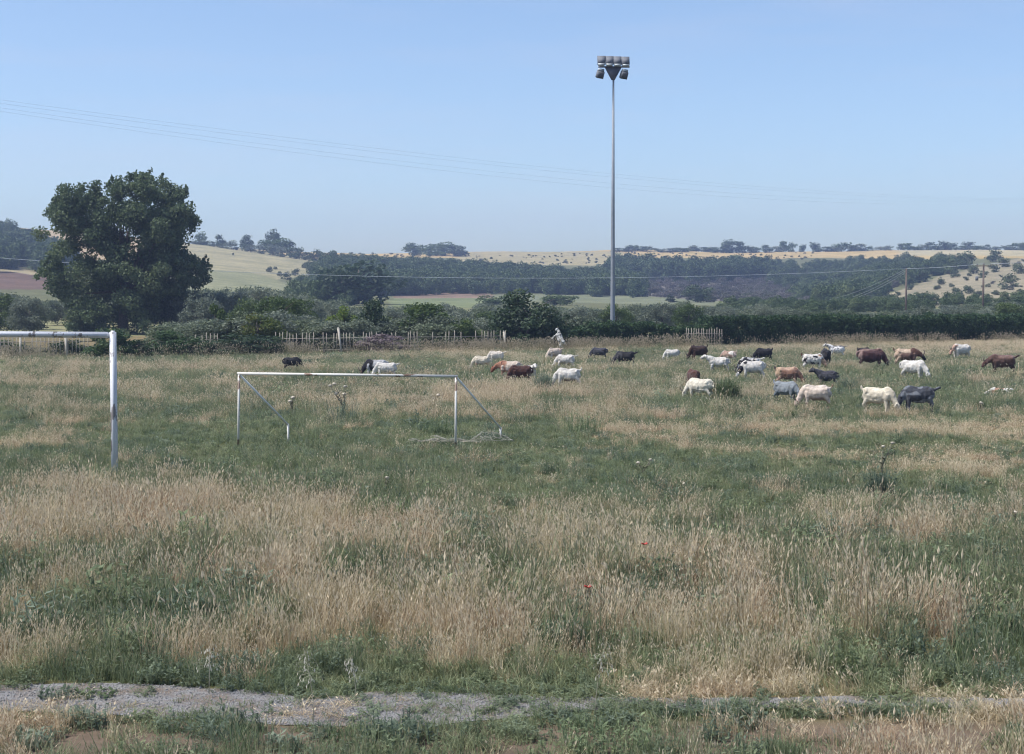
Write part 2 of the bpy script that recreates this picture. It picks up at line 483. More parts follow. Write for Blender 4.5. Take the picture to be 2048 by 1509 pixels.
# ------------------------------------------------------------------ foliage
def leaf_cloud(centers, radii, n, size, r, flat=0.0, shell=0.45):
    """n leaf quads over ellipsoidal clumps -> V, Q, v"""
    centers = np.asarray(centers, float); radii = np.asarray(radii, float)
    if radii.ndim == 1: radii = np.repeat(radii[:, None], 3, 1)
    wgt = (radii[:, 0] * radii[:, 2]) ; wgt = wgt / wgt.sum()
    k = r.choice(len(centers), n, p=wgt)
    d = r.normal(size=(n, 3)); d /= np.linalg.norm(d, axis=1)[:, None]
    rad = r.random(n) ** shell
    P = centers[k] + d * radii[k] * rad[:, None]
    nrm = d * 0.6 + r.normal(size=(n, 3)) * 0.8; nrm[:, 2] += flat
    nrm /= np.linalg.norm(nrm, axis=1)[:, None]
    a = np.cross(nrm, r.normal(size=(n, 3))); a /= np.linalg.norm(a, axis=1)[:, None]
    b = np.cross(nrm, a)
    s = size * (0.6 + 0.8 * r.random(n))[:, None]
    a = a * s * 0.5; b = b * s * 0.32
    V = np.stack([P - a, P + b * 1.0 - a * 0.1, P + a, P - b + a * 0.15], 1).reshape(-1, 3)
    Q = np.arange(n * 4).reshape(n, 4)
    cl = r.random(len(centers))
    v = np.clip(0.45 * cl[k] + 0.6 * r.random(n) , 0, 1)
    return V, Q, np.repeat(v, 4)

def cloud_mesh(name, *parts):
    V = []; Q = []; v = []; n = 0
    for a, q, c in parts:
        V.append(a); Q.append(q + n); v.append(c); n += len(a)
    me = mesh_np(name, np.vstack(V), np.vstack(Q)); fattr(me, "v", np.concatenate(v))
    return me

def crown_clumps(h, wd, base, n, r, shape='round', cs=(.10, .20)):
    C = []; A = []
    for i in range(n):
        for _ in range(40):
            p = np.array([r.uniform(-1, 1), r.uniform(-1, 1), r.uniform(0, 1)])
            if shape == 'round': lim = math.sqrt(max(0, 1 - ((p[2] - 0.42) / 0.6) ** 2))
            elif shape == 'dome': lim = math.sqrt(max(0, 1 - p[2] ** 2)) 
            elif shape == 'cone': lim = (1 - p[2]) ** 0.8
            else: lim = 1
            rr = math.hypot(p[0], p[1])
            if rr < lim and (rr > lim * 0.35 or r.random() < 0.4): break
        C.append((p[0] * wd / 2 * 0.88, p[1] * wd / 2 * 0.88, base + p[2] * (h - base) * 0.9 + 0.05 * h))
        s = wd * r.uniform(*cs)
        A.append((s, s, s * r.uniform(0.6, 0.95)))
    return np.array(C), np.array(A)

def trunk_mesh(name, h, rad, r, limbs=5, spread=1.5, base_split=0.25):
    mb = MB()
    top = h * 0.75
    pts = [(0, 0, -0.15), (0.02 * h, 0, 0.15 * h), (0.0, 0.02 * h, top * 0.55), (0.03 * h, 0.0, top)]
    mb.tube(pts, [rad * 1.25, rad, rad * 0.7, rad * 0.25], 8)
    for i in range(limbs):
        a = i * 2.4 + r.uniform(-.4, .4); z0 = h * (base_split + 0.4 * i / max(1, limbs)); L = spread * r.uniform(.6, 1)
        mb.tube([(0, 0, z0), (math.cos(a) * L * .45, math.sin(a) * L * .45, z0 + L * .45), (math.cos(a) * L, math.sin(a) * L, z0 + L * .8)], [rad * .5, rad * .33, rad * .1], 6)
    return mb.mesh(name, True)

PROTO = {}
def make_proto(key, h, wd, base, nclump, nleaf, leaf, mat, shape='round', seed=0, limbs=5, shell=.45, cs=(.10, .20)):
    r = np.random.default_rng(seed)
    C, A = crown_clumps(h, wd, base, nclump, r, shape, cs)
    crown = cloud_mesh("crown", leaf_cloud(C, A, nleaf, leaf, r, 0.1, shell))
    crown.materials.append(M[mat])
    tr = trunk_mesh("trunk", h, max(.04, h * 0.022), r, limbs, wd * 0.38); tr.materials.append(M['bark'])
    PROTO[key] = (crown, tr)

def place_tree(key, name, X, Y, label, cat, group=None, s=1.0, sz=None, rz=None, mat=None):
    cr, tr = PROTO[key]
    o = empty(name, (X, Y, gzf(X, Y) - 0.03), random.uniform(0, 6.28) if rz is None else rz)
    o.scale = (s, s, sz or s)
    tag(o, label, cat, group)
    c = link("crown", cr, None, o); t_ = link("trunk", tr, None, o)
    if mat:
        c.material_slots[0].link = 'OBJECT'; c.material_slots[0].material = M[mat]
    return o

# ---- the big tree
def big_tree():
    Y = 138.0
    r = np.random.default_rng(5)
    bx = atY(245, 664, Y)
    sc = Y / F_PX
    C = []; A = []
    # lobes of the crown: picture position and spread of each bough mass -> metres from the trunk
    lobes = [(150, 402, 30, 24), (128, 425, 26, 28), (165, 430, 40, 34), (185, 405, 42, 32), (235, 385, 40, 30), (268, 372, 32, 26), (300, 385, 34, 30), (335, 392, 34, 36), (372, 440, 26, 26), (352, 432, 36, 34), (140, 440, 34, 36), (125, 492, 34, 38),
             (190, 460, 55, 45), (250, 450, 60, 50), (305, 460, 50, 48), (340, 500, 42, 42), (200, 520, 65, 48), (270, 525, 65, 50), (120, 560, 30, 40), (105, 545, 16, 22),
             (160, 580, 55, 45), (240, 590, 70, 50), (310, 575, 55, 45), (392, 548, 24, 24), (378, 530, 22, 20), (355, 565, 34, 28), (345, 540, 34, 34), (170, 635, 45, 36), (250, 640, 75, 35), (300, 630, 50, 40)]
    for (px, py, rx, ry) in lobes:
        for k in range(17):
            a = r.uniform(0, 6.28); q = r.random() ** .5
            ex = px + math.cos(a) * rx * q * .9; ey = py + math.sin(a) * ry * q * .9
            p = atY(ex, ey, Y)
            half = math.sqrt(max(0.05, 1 - ((px - 245) / 190) ** 2)) * 5.0
            C.append((p.x - bx.x, r.uniform(-half, half), p.z))
            s = min(rx, ry) * sc * r.uniform(.38, .66)
            A.append((s, s, s * .8))
    C = np.array(C); A = np.array(A)
    parts = [leaf_cloud(C, A, 110000, 0.25, r, 0.1, 0.5)]
    # upright shoots that break the outline
    tips = C[(C[:, 2] > 9.3) | (np.abs(C[:, 0]) > 6)]
    if len(tips) > 60: tips = tips[r.choice(len(tips), 60, replace=False)]
    tc = []; ta = []
    for p in tips:
        L = r.uniform(.5, 1.1)
        for k in range(4):
            tc.append(p + np.array([r.normal() * .12 + .1 * k, r.normal() * .2, .05 + L * .7 * k / 3])); ta.append((.24 - .04 * k, .24 - .04 * k, .3))
    parts.append(leaf_cloud(np.array(tc), np.array(ta), 4500, .26, r, 0, .6))
    me = cloud_mesh("crown", *parts)
    o = empty("broadleaf_tree", (bx.x, Y, gzf(bx.x, Y)))
    link("crown", me, M['oak'], o)
    mb = MB()
    mb.tube([(0, 0, -.3), (.1, 0, 1.5), (0, .1, 3.5), (.3, 0, 6.5), (.6, 0, 9.5)], [.55, .42, .36, .24, .08], 10)
    for i in range(16):
        p = C[r.integers(len(C))] * np.array([.9, .8, .96])
        z0 = r.uniform(1.2, 5); mid = np.array([p[0] * .45, p[1] * .45, z0 + (p[2] - z0) * .6])
        mb.tube([(0, 0, z0), tuple(mid), tuple(p)], [.2, .12, .03], 6)
    link("trunk", mb.mesh("trunk", True), M['bark'], o)
    tag(o, "tall dark green broadleaf tree with dense rounded crown behind the large white goal", "tree")
big_tree()

# ---- prototypes of shrubs and trees
for i in range(4):
    make_proto(f'olive{i}', 3.6, 4.0, .5, 40, 5200, .17, 'olive', 'round', 40 + i)
for i in range(3):
    make_proto(f'bush{i}', 2.6, 3.0, .1, 34, 4600, .15, 'dark', 'dome', 60 + i)
for i in range(2):
    make_proto(f'shrubby{i}', 3.0, 2.6, .2, 30, 3800, .16, 'green', 'round', 70 + i)
for i in range(4):
    make_proto(f'far{i}', 7.0, 7.0, .3, 26, 1500, .62, 'wood', 'round', 80 + i, 3, .4, (.17, .27))
make_proto('cone0', 7.0, 4.0, .4, 24, 800, .65, 'wood', 'cone', 90, 3, .6)
for i in range(3):
    make_proto(f'hill{i}', 2.6, 3.4, .05, 14, 700, .34, 'wood', 'dome', 95 + i, 2, .4, (.17, .28))

def scatter(name, P, rot, scl, idx, tint, protos, label, cat):
    """one object: its vertices carry an instance each, by geometry nodes"""
    pc = bpy.data.collections.new(name + "_pieces")
    for k, me in enumerate(protos):
        pc.objects.link(bpy.data.objects.new(f"{name}_piece_{k:02d}", me))
    me = bpy.data.meshes.new(name)
    P = np.asarray(P, np.float32); n = len(P)
    me.vertices.add(n); me.vertices.foreach_set("co", P.ravel())
    fattr(me, "rot", rot, 'FLOAT_VECTOR'); fattr(me, "scl", scl, 'FLOAT_VECTOR'); fattr(me, "tint", tint)
    a = me.attributes.new("pick", 'INT', 'POINT'); a.data.foreach_set("value", np.asarray(idx, np.int32))
    o = link(name, me)
    g = bpy.data.node_groups.new(name + "_scatter", 'GeometryNodeTree')
    g.interface.new_socket("Geometry", in_out='INPUT', socket_type='NodeSocketGeometry')
    g.interface.new_socket("Geometry", in_out='OUTPUT', socket_type='NodeSocketGeometry')
    gi = g.nodes.new("NodeGroupInput"); go = g.nodes.new("NodeGroupOutput")
    ci = g.nodes.new("GeometryNodeCollectionInfo"); ci.inputs[0].default_value = pc
    ci.inputs["Separate Children"].default_value = True; ci.inputs["Reset Children"].default_value = True
    ip = g.nodes.new("GeometryNodeInstanceOnPoints")
    ip.inputs["Pick Instance"].default_value = True
    def na(nm, ty):
        x = g.nodes.new("GeometryNodeInputNamedAttribute"); x.data_type = ty; x.inputs[0].default_value = nm
        return x.outputs[0]
    g.links.new(gi.outputs[0], ip.inputs["Points"]); g.links.new(ci.outputs[0], ip.inputs["Instance"])
    e2r = g.nodes.new("FunctionNodeEulerToRotation")
    g.links.new(na("rot", 'FLOAT_VECTOR'), e2r.inputs[0]); g.links.new(e2r.outputs[0], ip.inputs["Rotation"])
    g.links.new(na("scl", 'FLOAT_VECTOR'), ip.inputs["Scale"]); g.links.new(na("pick", 'INT'), ip.inputs["Instance Index"])
    g.links.new(ip.outputs[0], go.inputs[0])
    md = o.modifiers.new("scatter", 'NODES'); md.node_group = g
    tag(o, label, cat, None, "stuff")
    return o

def fenceY(px):
    """depth of the boundary line at picture column px: straight from (-27,79) to (38.5,113)"""
    k = (px - CX) / F_PX; m_ = 34 / 65.5
    return (79 + 27 * m_) / (1 - m_ * k)
FY = fenceY
ORD = ["first", "second", "third", "fourth", "fifth", "sixth", "seventh", "eighth", "ninth", "tenth", "eleventh", "twelfth"]
def landmark_labels(pxs, marks, fmt):
    """one label per item: its count to the left or right of the nearest thing one can find"""
    out = [None] * len(pxs); sides = {}
    for i, p in enumerate(pxs):
        j = min(range(len(marks)), key=lambda q: abs(marks[q][0] - p))
        sides.setdefault((j, p >= marks[j][0]), []).append(i)
    for (j, right), ids in sides.items():
        ids.sort(key=lambda i: abs(pxs[i] - marks[j][0]))
        for k, i in enumerate(ids):
            out[i] = fmt.format(o=ORD[min(k, 11)], s="right" if right else "left", m=marks[j][1])
    return out
MARKS = [(0, "the left picture edge"), (245, "the big tree"), (432, "the upright green shrub"), (690, "the lime green shrub"), (850, "the wide mid green bush"), (1055, "the large evergreen bush"), (1225, "the floodlight mast"), (1408, "the short fence section"), (1650, "the black goat seen from behind"), (1811, "the left utility pole"), (1965, "the right utility pole"), (2048, "the right picture edge")]
def olive_thicket():
    r = np.random.default_rng(3)
    grp = "olive trees behind the fence and hedge"
    def rows(spec):
        sp = []
        for Y, x0, x1, st in spec:
            px = x0 + r.uniform(0, 30)
            while px < x1:
                sp.append((px + r.uniform(-18, 18), Y + r.uniform(-7, 9))); px += st * r.uniform(.75, 1.3)
        out = []
        for (px, Y) in sp:
            # height of the thicket's top edge in the photograph
            top = np.interp(px, [-100, 0, 130, 330, 430, 560, 650, 760, 900, 1150, 1300, 1500, 1640, 1800, 1900, 2048, 2200], [588, 592, 596, 566, 584, 580, 600, 612, 612, 616, 604, 610, 624, 622, 612, 606, 604])
            top += r.uniform(-6, 12) + (8 if Y < 130 else 0)
            if 80 < px < 330 and Y < 150: continue
            if 1600 < px < 1760 and Y < 150: continue
            if 1160 < px < 1290 and Y > 165: top += 6
            X = (px - CX) / F_PX * Y
            h = atY(px, top, Y).z - gzf(X, Y)
            if h >= 1.2: out.append((px, X, Y, h))
        return out
    front = rows(((118, 320, 960, 92), (135, -80, 2150, 66)))
    labs = landmark_labels([q[0] for q in front], MARKS, "grey green olive tree, {o} {s} of {m}")
    for n, ((px, X, Y, h), lab) in enumerate(zip(front, labs)):
        s_ = h / 3.6
        place_tree(f'olive{n % 4}', "olive_tree", X, Y, lab, "tree", grp, max(s_, .75) * 1.1, s_, mat=None if r.random() < .75 else 'green')
    under = []
    for px in np.arange(335, 1180, 17):
        Y = FY(px) + r.uniform(3, 13); top = np.interp(px, [335, 430, 560, 650, 760, 900, 1180], [650, 636, 630, 640, 634, 636, 640]) + r.uniform(-10, 10); X = (px - CX) / F_PX * Y
        under.append((px, X, Y, max(.8, atY(px, top, Y).z)))
    back = under + rows(((152, -100, 2200, 46), (170, -100, 2200, 42), (190, -100, 2200, 40), (212, -100, 2200, 40)))
    k = len(back)
    P = np.array([(q[1], q[2], gzf(q[1], q[2]) - .05) for q in back]); hh = np.array([q[3] for q in back]) / 3.6
    rot = np.zeros((k, 3)); rot[:, 2] = r.uniform(0, 6.28, k)
    mo = leaf_material('thicket_leaves', [(0.0, (0.090, 0.112, 0.085)), (0.5, (0.148, 0.176, 0.13)), (1.0, (0.24, 0.27, 0.205))], .3, .4, extra=[(0.0, (0.058, 0.088, 0.044)), (1.0, (0.15, 0.185, 0.095))])
    ms = []
    for i in range(4):
        q = PROTO[f'olive{i}'][0].copy(); q.materials.clear(); q.materials.append(mo); ms.append(q)
    scatter("olive_thicket", P, rot, np.stack([np.maximum(hh, .8) * 1.15, np.maximum(hh, .8) * 1.15, hh], 1), r.integers(0, 4, k), np.clip(r.normal(size=k) * .35 + .3, 0, 1), ms, "mass of grey green olive trees filling the valley behind fence and hedge", "thicket")
olive_thicket()

def shrub_at(px, ybase, ytop, wpx, key, mat, name, label, cat="shrub", Y=None):
    if Y is None:
        p = at(px, ybase); Y = p.y
    X = (px - CX) / F_PX * Y
    h = atY(px, ytop, Y).z - gzf(X, Y); wd = wpx / F_PX * Y
    h0, w0 = {'bush': (2.6, 3.0), 'shru': (3.0, 2.6), 'oliv': (3.6, 4.0), 'far0': (7, 7), 'far1': (7, 7), 'far2': (7, 7), 'far3': (7, 7), 'cone': (7, 4), 'hill': (2.6, 3.4)}[key[:4]]
    o = place_tree(key, name, X, Y, label, cat, None, wd / w0, h / h0, mat=mat)
    return o
shrub_at(1055, 0, 580, 175, 'bush0', 'dark', "shrub", "large dark evergreen bush the rearing white goat feeds on", Y=FY(1055) + 1.6)
shrub_at(1130, 0, 622, 60, 'bush1', 'dark', "shrub", "dark bush right of the large evergreen bush, above the white goats", Y=FY(1130) + 3)
shrub_at(748, 0, 598, 80, 'bush2', 'dark', "shrub", "dark rounded bush above the fence right of the bright lime shrub", Y=FY(748) + 7)
shrub_at(690, 0, 612, 70, 'shrubby0', 'lime', "shrub", "bright lime green shrub above the picket fence", Y=FY(690) + 12)
shrub_at(515, 0, 622, 120, 'bush1', 'gold', "shrub", "yellow green bush left of the tall picket fence panels", Y=FY(515) + 2.5)
shrub_at(432, 0, 604, 62, 'shrubby1', 'green', "shrub", "upright green shrub between the big tree and the yellow green bush", Y=FY(432) + 6)
shrub_at(455, 0, 634, 60, 'bush0', 'gold', "shrub", "small yellowish bush at the left foot of the yellow green bush", Y=FY(455) + 3.5)
shrub_at(850, 0, 606, 150, 'bush2', 'green', "shrub", "wide mid green bush above the short fence remains", Y=FY(850) + 6)
shrub_at(560, 0, 588, 110, 'olive2', 'green', "shrub", "tall green bush behind the yellow green bush", Y=FY(560) + 16)
shrub_at(925, 0, 632, 90, 'bush1', 'green', "shrub", "low green bush left of the large evergreen bush", Y=FY(925) + 3)
shrub_at(350, 0, 660, 150, 'bush0', 'hedge', "shrub", "low dark green bush along the fence right of the large goal post", Y=FY(350) - .8)
shrub_at(222, 0, 656, 110, 'bush2', 'hedge', "shrub", "low dark bush along the fence behind the large goal post", Y=FY(215) - .8)
shrub_at(140, 0, 676, 110, 'bush1', 'dark', "shrub", "low dark bush seen through the large goal near its post", Y=FY(150) + 1.6)
shrub_at(20, 0, 680, 130, 'bush0', 'dark', "shrub", "low dark bush seen through the large goal at the picture edge", Y=FY(20) + 1.8)
shrub_at(470, 0, 664, 190, 'bush1', 'dark', "shrub", "dark bush in front of the fence below the yellow green bush", Y=FY(470) - .9)
shrub_at(285, 0, 676, 90, 'bush1', 'dark', "shrub", "low dark bush between two others right of the large goal post", Y=FY(285) - 1.0)
shrub_at(410, 0, 684, 100, 'bush2', 'dark', "shrub", "low dark bush under the short fence section left of the yellow green bush", Y=FY(410) - 1.2)
shrub_at(545, 0, 672, 80, 'bush0', 'dark', "shrub", "dark bush touching the left end of the tall picket panels", Y=FY(545) - .6)
shrub_at(760, 0, 668, 110, 'shrubby0', 'twig', "shrub", "leafless purplish grey bush growing through the picket fence", Y=FY(760) - .3)
shrub_at(715, 0, 515, 150, 'far1', 'dark', "tree", "broad dark tree on the slope above the lime green shrub", "tree", Y=290)
shrub_at(680, 0, 535, 100, 'far2', 'dark', "tree", "smaller dark tree at the left foot of the broad dark tree", "tree", Y=270)
shrub_at(1395, 0, 571, 58, 'far0', 'wood', "tree", "round dark tree on the pale green field right of the floodlight", "tree", Y=370)
shrub_at(1341, 0, 586, 26, 'cone0', 'dark', "tree", "small narrow dark tree on the pale green field", "tree", Y=360)
shrub_at(1255, 0, 568, 48, 'far3', 'wood', "tree", "dark tree ending the wood edge just right of the floodlight mast", "tree", Y=455)
shrub_at(1120, 0, 590, 70, 'far2', 'green', "tree", "mid green tree on the field edge left of the floodlight mast", "tree", Y=300)
shrub_at(985, 0, 588, 60, 'far1', 'green', "tree", "mid green tree behind the large evergreen bush, beside the red field", "tree", Y=300)

# skyline and field-edge trees
def skyline():
    def ft(px, ytop, wpx, Y, label, group=None, mat='wood', k=None):
        X = (px - CX) / F_PX * Y
        g = gzf(X, Y); h = max(1.0, atY(px, ytop, Y).z - g)
        k = k or (f'far{random.randrange(4)}' if h > 5.5 else f'hill{random.randrange(3)}')
        h0, w0 = (7.0, 7.0) if k[0] == 'f' else (2.6, 3.4)
        place_tree(k, "hill_tree", X, Y, label, "tree", group, wpx / F_PX * Y / w0, h / h0, mat=mat)
    ft(548, 461, 36, 690, "tallest round tree on the left skyline, right of the big tree")
    ft(556, 478, 70, 668, "spreading green tree below the tallest round skyline tree", mat='green')
    ft(496, 470, 30, 680, "round tree on the left skyline, next left of the tallest one")
    ft(440, 469, 26, 672, "round tree on the left skyline between two similar trees")
    ft(405, 466, 30, 665, "round skyline tree just right of the big tree's crown", mat='green')
    pxs = list(range(392, 660, 19))
    EM = [(405, "the big tree's crown"), (496, "the round skyline tree"), (548, "the tallest skyline tree"), (660, "the broad dark tree")]
    for px, lab in zip(pxs, landmark_labels(pxs, EM, "low tree along upper field edge, {o} {s} of {m}")):
        y = np.interp(px, [380, 480, 560, 650], [480, 486, 492, 504]); Y = np.interp(px, [380, 650], [650, 610])
        ft(px + random.uniform(-5, 5), y + random.uniform(-4, 4), random.uniform(24, 40), Y, lab, "bushy trees along the upper field edge", mat=random.choice(['wood', 'wood', 'olive']))
    ft(830, 487, 46, 820, "left of two broad olive green trees on the middle skyline", mat='green')
    ft(885, 486, 60, 830, "right of two broad olive green trees on the middle skyline", mat='green')
    ft(918, 489, 40, 815, "dark rounded tree at the right end of the middle skyline group")
    ft(858, 494, 60, 800, "low green tree between the two broad skyline trees", mat='green')
    ft(1463, 481, 52, 880, "largest round tree on the ridge right of the floodlight")
    ft(1886, 483, 30, 860, "dark tree standing above the others on the right ridge")
    ft(2046, 484, 26, 860, "dark tree on the ridge at the right picture edge")
    lab = "small bushy tree in the row along the right skyline"
    pxs = []; px = 1238
    while px < 2060:
        pxs.append(px); px += random.uniform(12, 24)
    SM = [(1225, "the floodlight mast"), (1463, "the largest ridge tree"), (1650, "the black goat seen from behind"), (1811, "the left utility pole"), (1886, "the dark tall ridge tree"), (1965, "the right utility pole"), (2048, "the right picture edge")]
    for px, lab in zip(pxs, landmark_labels(pxs, SM, "small bushy skyline tree, {o} {s} of {m}")):
        tall = np.interp(px, [1238, 1500, 1560, 2060], [9, 9, 17, 16])
        ft(px, 501 - tall * random.uniform(.4, 1.1), random.uniform(16, 46), 885 + random.uniform(-15, 8), lab, "bushy trees along the right skyline", mat=random.choice(['wood', 'olive', 'wood', 'green']))
    HB = [(1840, 566, 46), (1765, 590, 20), (1795, 592, 14), (1905, 556, 24), (1930, 562, 14), (1912, 592, 26), (1935, 588, 26), (1958, 592, 18), (2008, 580, 16), (1990, 590, 16), (2020, 574, 40),
                          (1880, 570, 20), (2035, 548, 34), (1965, 556, 22), (1985, 545, 26), (2005, 535, 30), (1945, 548, 26), (1870, 580, 12), (1820, 580, 18), (1900, 575, 14), (2040, 590, 20), (1975, 575, 12), (1925, 540, 30), (1885, 548, 26), (1990, 524, 40)]
    HM = [(1811, "the left utility pole"), (1965, "the right utility pole"), (2048, "the right picture edge")]
    labs = landmark_labels([q[0] for q in HB], HM, "dark hillside bush, {o} {s} of {m}")
    for (px, py, wpx), lab in zip(HB, labs):
        # find where the hillside meets this line of sight
        Ys = np.linspace(230, 700, 300); X = (px - CX) / F_PX * Ys
        _, yy = proj(X, Ys, gz(X, Ys))
        j = np.argmax(yy < py); Y = Ys[j]
        ft(px, py - wpx * .62, wpx, Y, lab, "bushes dotted on the pale right hillside", k=f'hill{random.randrange(3)}')
    FB = [(612, 537, 18), (650, 540, 22), (540, 545, 16), (560, 553, 14), (575, 560, 22), (592, 552, 20), (600, 572, 26), (625, 575, 24), (640, 560, 18), (552, 540, 10), (468, 511, 5), (665, 548, 30)]
    labs = landmark_labels([q[0] for q in FB], [(420, "the big tree"), (660, "the broad dark tree")], "small bush on pale field, {o} {s} of {m}")
    for (px, py, wpx), lab in zip(FB, labs):
        Ys = np.linspace(230, 700, 300); X = (px - CX) / F_PX * Ys
        _, yy = proj(X, Ys, gz(X, Ys)); j = np.argmax(yy < py)
        ft(px, py - wpx * .7, wpx, Ys[j], lab, "bushes on the pale left field", k=f'hill{random.randrange(3)}')
skyline()

# ------------------------------------------------------------------ scattering (uncountable cover)
def woods():
    r = np.random.default_rng(17)
    protos = [PROTO[f'far{i}'][0] for i in range(4)]
    regs = [([(655, 606), (640, 585), (655, 570), (628, 556), (650, 540), (700, 538), (820, 546), (1000, 553), (1150, 566), (1240, 562), (1285, 592), (1000, 587), (860, 587), (790, 592), (700, 604)], 1300, (400, 760), (3.8, 6.4), .25),
            ([(1220, 566), (1230, 546), (1300, 545), (1400, 552), (1530, 545), (1540, 562)], 240, (540, 760), (5, 8.5), .1),
            ([(1530, 566), (1540, 540), (1640, 538), (1700, 532), (1860, 530), (1930, 534), (1900, 552), (1800, 570), (1740, 602), (1640, 615), (1600, 600), (1560, 578)], 460, (300, 760), (2.6, 5.4), .5),
            ([(-400, 560), (-400, 480), (0, 473), (60, 490), (110, 505), (160, 524), (120, 556), (60, 540)], 380, (380, 760), (4.5, 7.5), .25),
            ([(650, 545), (622, 538), (640, 532), (700, 530), (820, 536), (930, 540), (1000, 553)], 140, (560, 800), (3, 5), .35),
            ([(560, 612), (620, 560), (680, 575), (720, 610)], 90, (260, 480), (2, 4.5), .6),
            ([(1400, 640), (1560, 600), (1760, 604), (2100, 612), (2100, 640)], 200, (205, 330), (1.2, 2.6), .5)]
    P = []; Sc = []; T = []
    for poly, n, (y0, y1), (s0, s1), tn in regs:
        k = 0
        while k < n:
            m_ = 4000
            Y = r.uniform(y0, y1, m_); u = r.uniform(min(p[0] for p in poly), max(p[0] for p in poly), m_)
            X = (u - CX) / F_PX * Y; Z = gz(X, Y); uu, vv = proj(X, Y, Z)
            ok = inpoly(uu + r.normal(size=m_) * 6, vv + r.normal(size=m_) * 2, poly)
            ids = np.where(ok)[0][:n - k]
            if len(ids) == 0: break
            h = r.uniform(s0, s1, len(ids))
            P.append(np.stack([X[ids], Y[ids], Z[ids] - .1], 1)); Sc.append(np.stack([h / 7 * r.uniform(.8, 1.2, len(ids)), h / 7, h / 7], 1)); T.append(np.full(len(ids), tn) * r.random(len(ids)) * 2)
            k += len(ids)
    P = np.vstack(P); Sc = np.vstack(Sc); T = np.clip(np.concatenate(T), 0, 1); n = len(P)
    rot = np.zeros((n, 3)); rot[:, 2] = r.uniform(0, 6.28, n)
    ms = []
    mw = leaf_material('far_wood_leaves', [(0.0, (0.034, 0.062, 0.028)), (0.5, (0.058, 0.094, 0.038)), (1.0, (0.10, 0.138, 0.06))], 0.15, 0.55, extra=[(0.0, (0.05, 0.085, 0.035)), (1.0, (0.13, 0.165, 0.075))])
    for p in protos:
        q = p.copy(); q.materials.clear(); q.materials.append(mw); ms.append(q)
    scatter("woodland", P, rot, Sc, r.integers(0, 4, n), T, ms, "dark green woodland covering the far hillside below the ridge", "woodland")
    # grey scrub
    regs = [([(1270, 560), (1300, 545), (1640, 545), (1720, 580), (1640, 612), (1480, 612), (1290, 592)], 900, (380, 700), .25), ([(1650, 606), (1760, 562), (1810, 540), (1850, 545), (1740, 605)], 160, (280, 520), .5), ([(1740, 615), (1900, 545), (2100, 515), (2100, 615)], 45, (260, 600), .9), ([(930, 508), (1240, 508), (1240, 530), (930, 525)], 60, (620, 860), .9), ([(640, 508), (820, 508), (820, 516), (640, 516)], 20, (620, 860), .9), ([(1240, 506), (1640, 506), (1640, 520), (1240, 520)], 70, (700, 880), .9)]
    P = []; Sc = []; T = []
    for poly, n, (y0, y1), tn in regs:
        Y = r.uniform(y0, y1, 30000); u = r.uniform(min(p[0] for p in poly), max(p[0] for p in poly), 30000)
        X = (u - CX) / F_PX * Y; Z = gz(X, Y); uu, vv = proj(X, Y, Z)
        ids = np.where(inpoly(uu, vv, poly))[0][:n]
        h = r.uniform(.8, 2.2, len(ids)) * (1 if tn < .8 else .5)
        P.append(np.stack([X[ids], Y[ids], Z[ids] - .05], 1)); Sc.append(np.stack([h / 2.6 * 1.5, h / 2.6 * 1.5, h / 2.6], 1)); T.append(np.clip(tn + r.normal(size=len(ids)) * .3, 0, 1))
    P = np.vstack(P); Sc = np.vstack(Sc); T = np.concatenate(T); n = len(P)
    rot = np.zeros((n, 3)); rot[:, 2] = r.uniform(0, 6.28, n)
    mw = leaf_material('hill_scrub_leaves', [(0.0, (0.085, 0.078, 0.078)), (1.0, (0.17, 0.155, 0.145))], 0.1, 0.5, extra=[(0.0, (0.04, 0.055, 0.03)), (1.0, (0.10, 0.12, 0.065))])
    ms = []
    for i in range(3):
        q = PROTO[f'hill{i}'][0].copy(); q.materials.clear(); q.materials.append(mw); ms.append(q)
    scatter("hillside_scrub", P, rot, Sc, r.integers(0, 3, n), T, ms, "greyish scrub bushes covering the slope right of the floodlight mast", "scrub")
woods()

# ------------------------------------------------------------------ hedge and fence
LINE_A = Vector((-27, 79, 0)); LINE_D = Vector((65.5, 34, 0)).normalized()
LINE_N = Vector((-LINE_D.y, LINE_D.x, 0))   # away from the camera
def line_pt(px): 
    Y = fenceY(px); return Vector(((px - CX) / F_PX * Y, Y, 0))

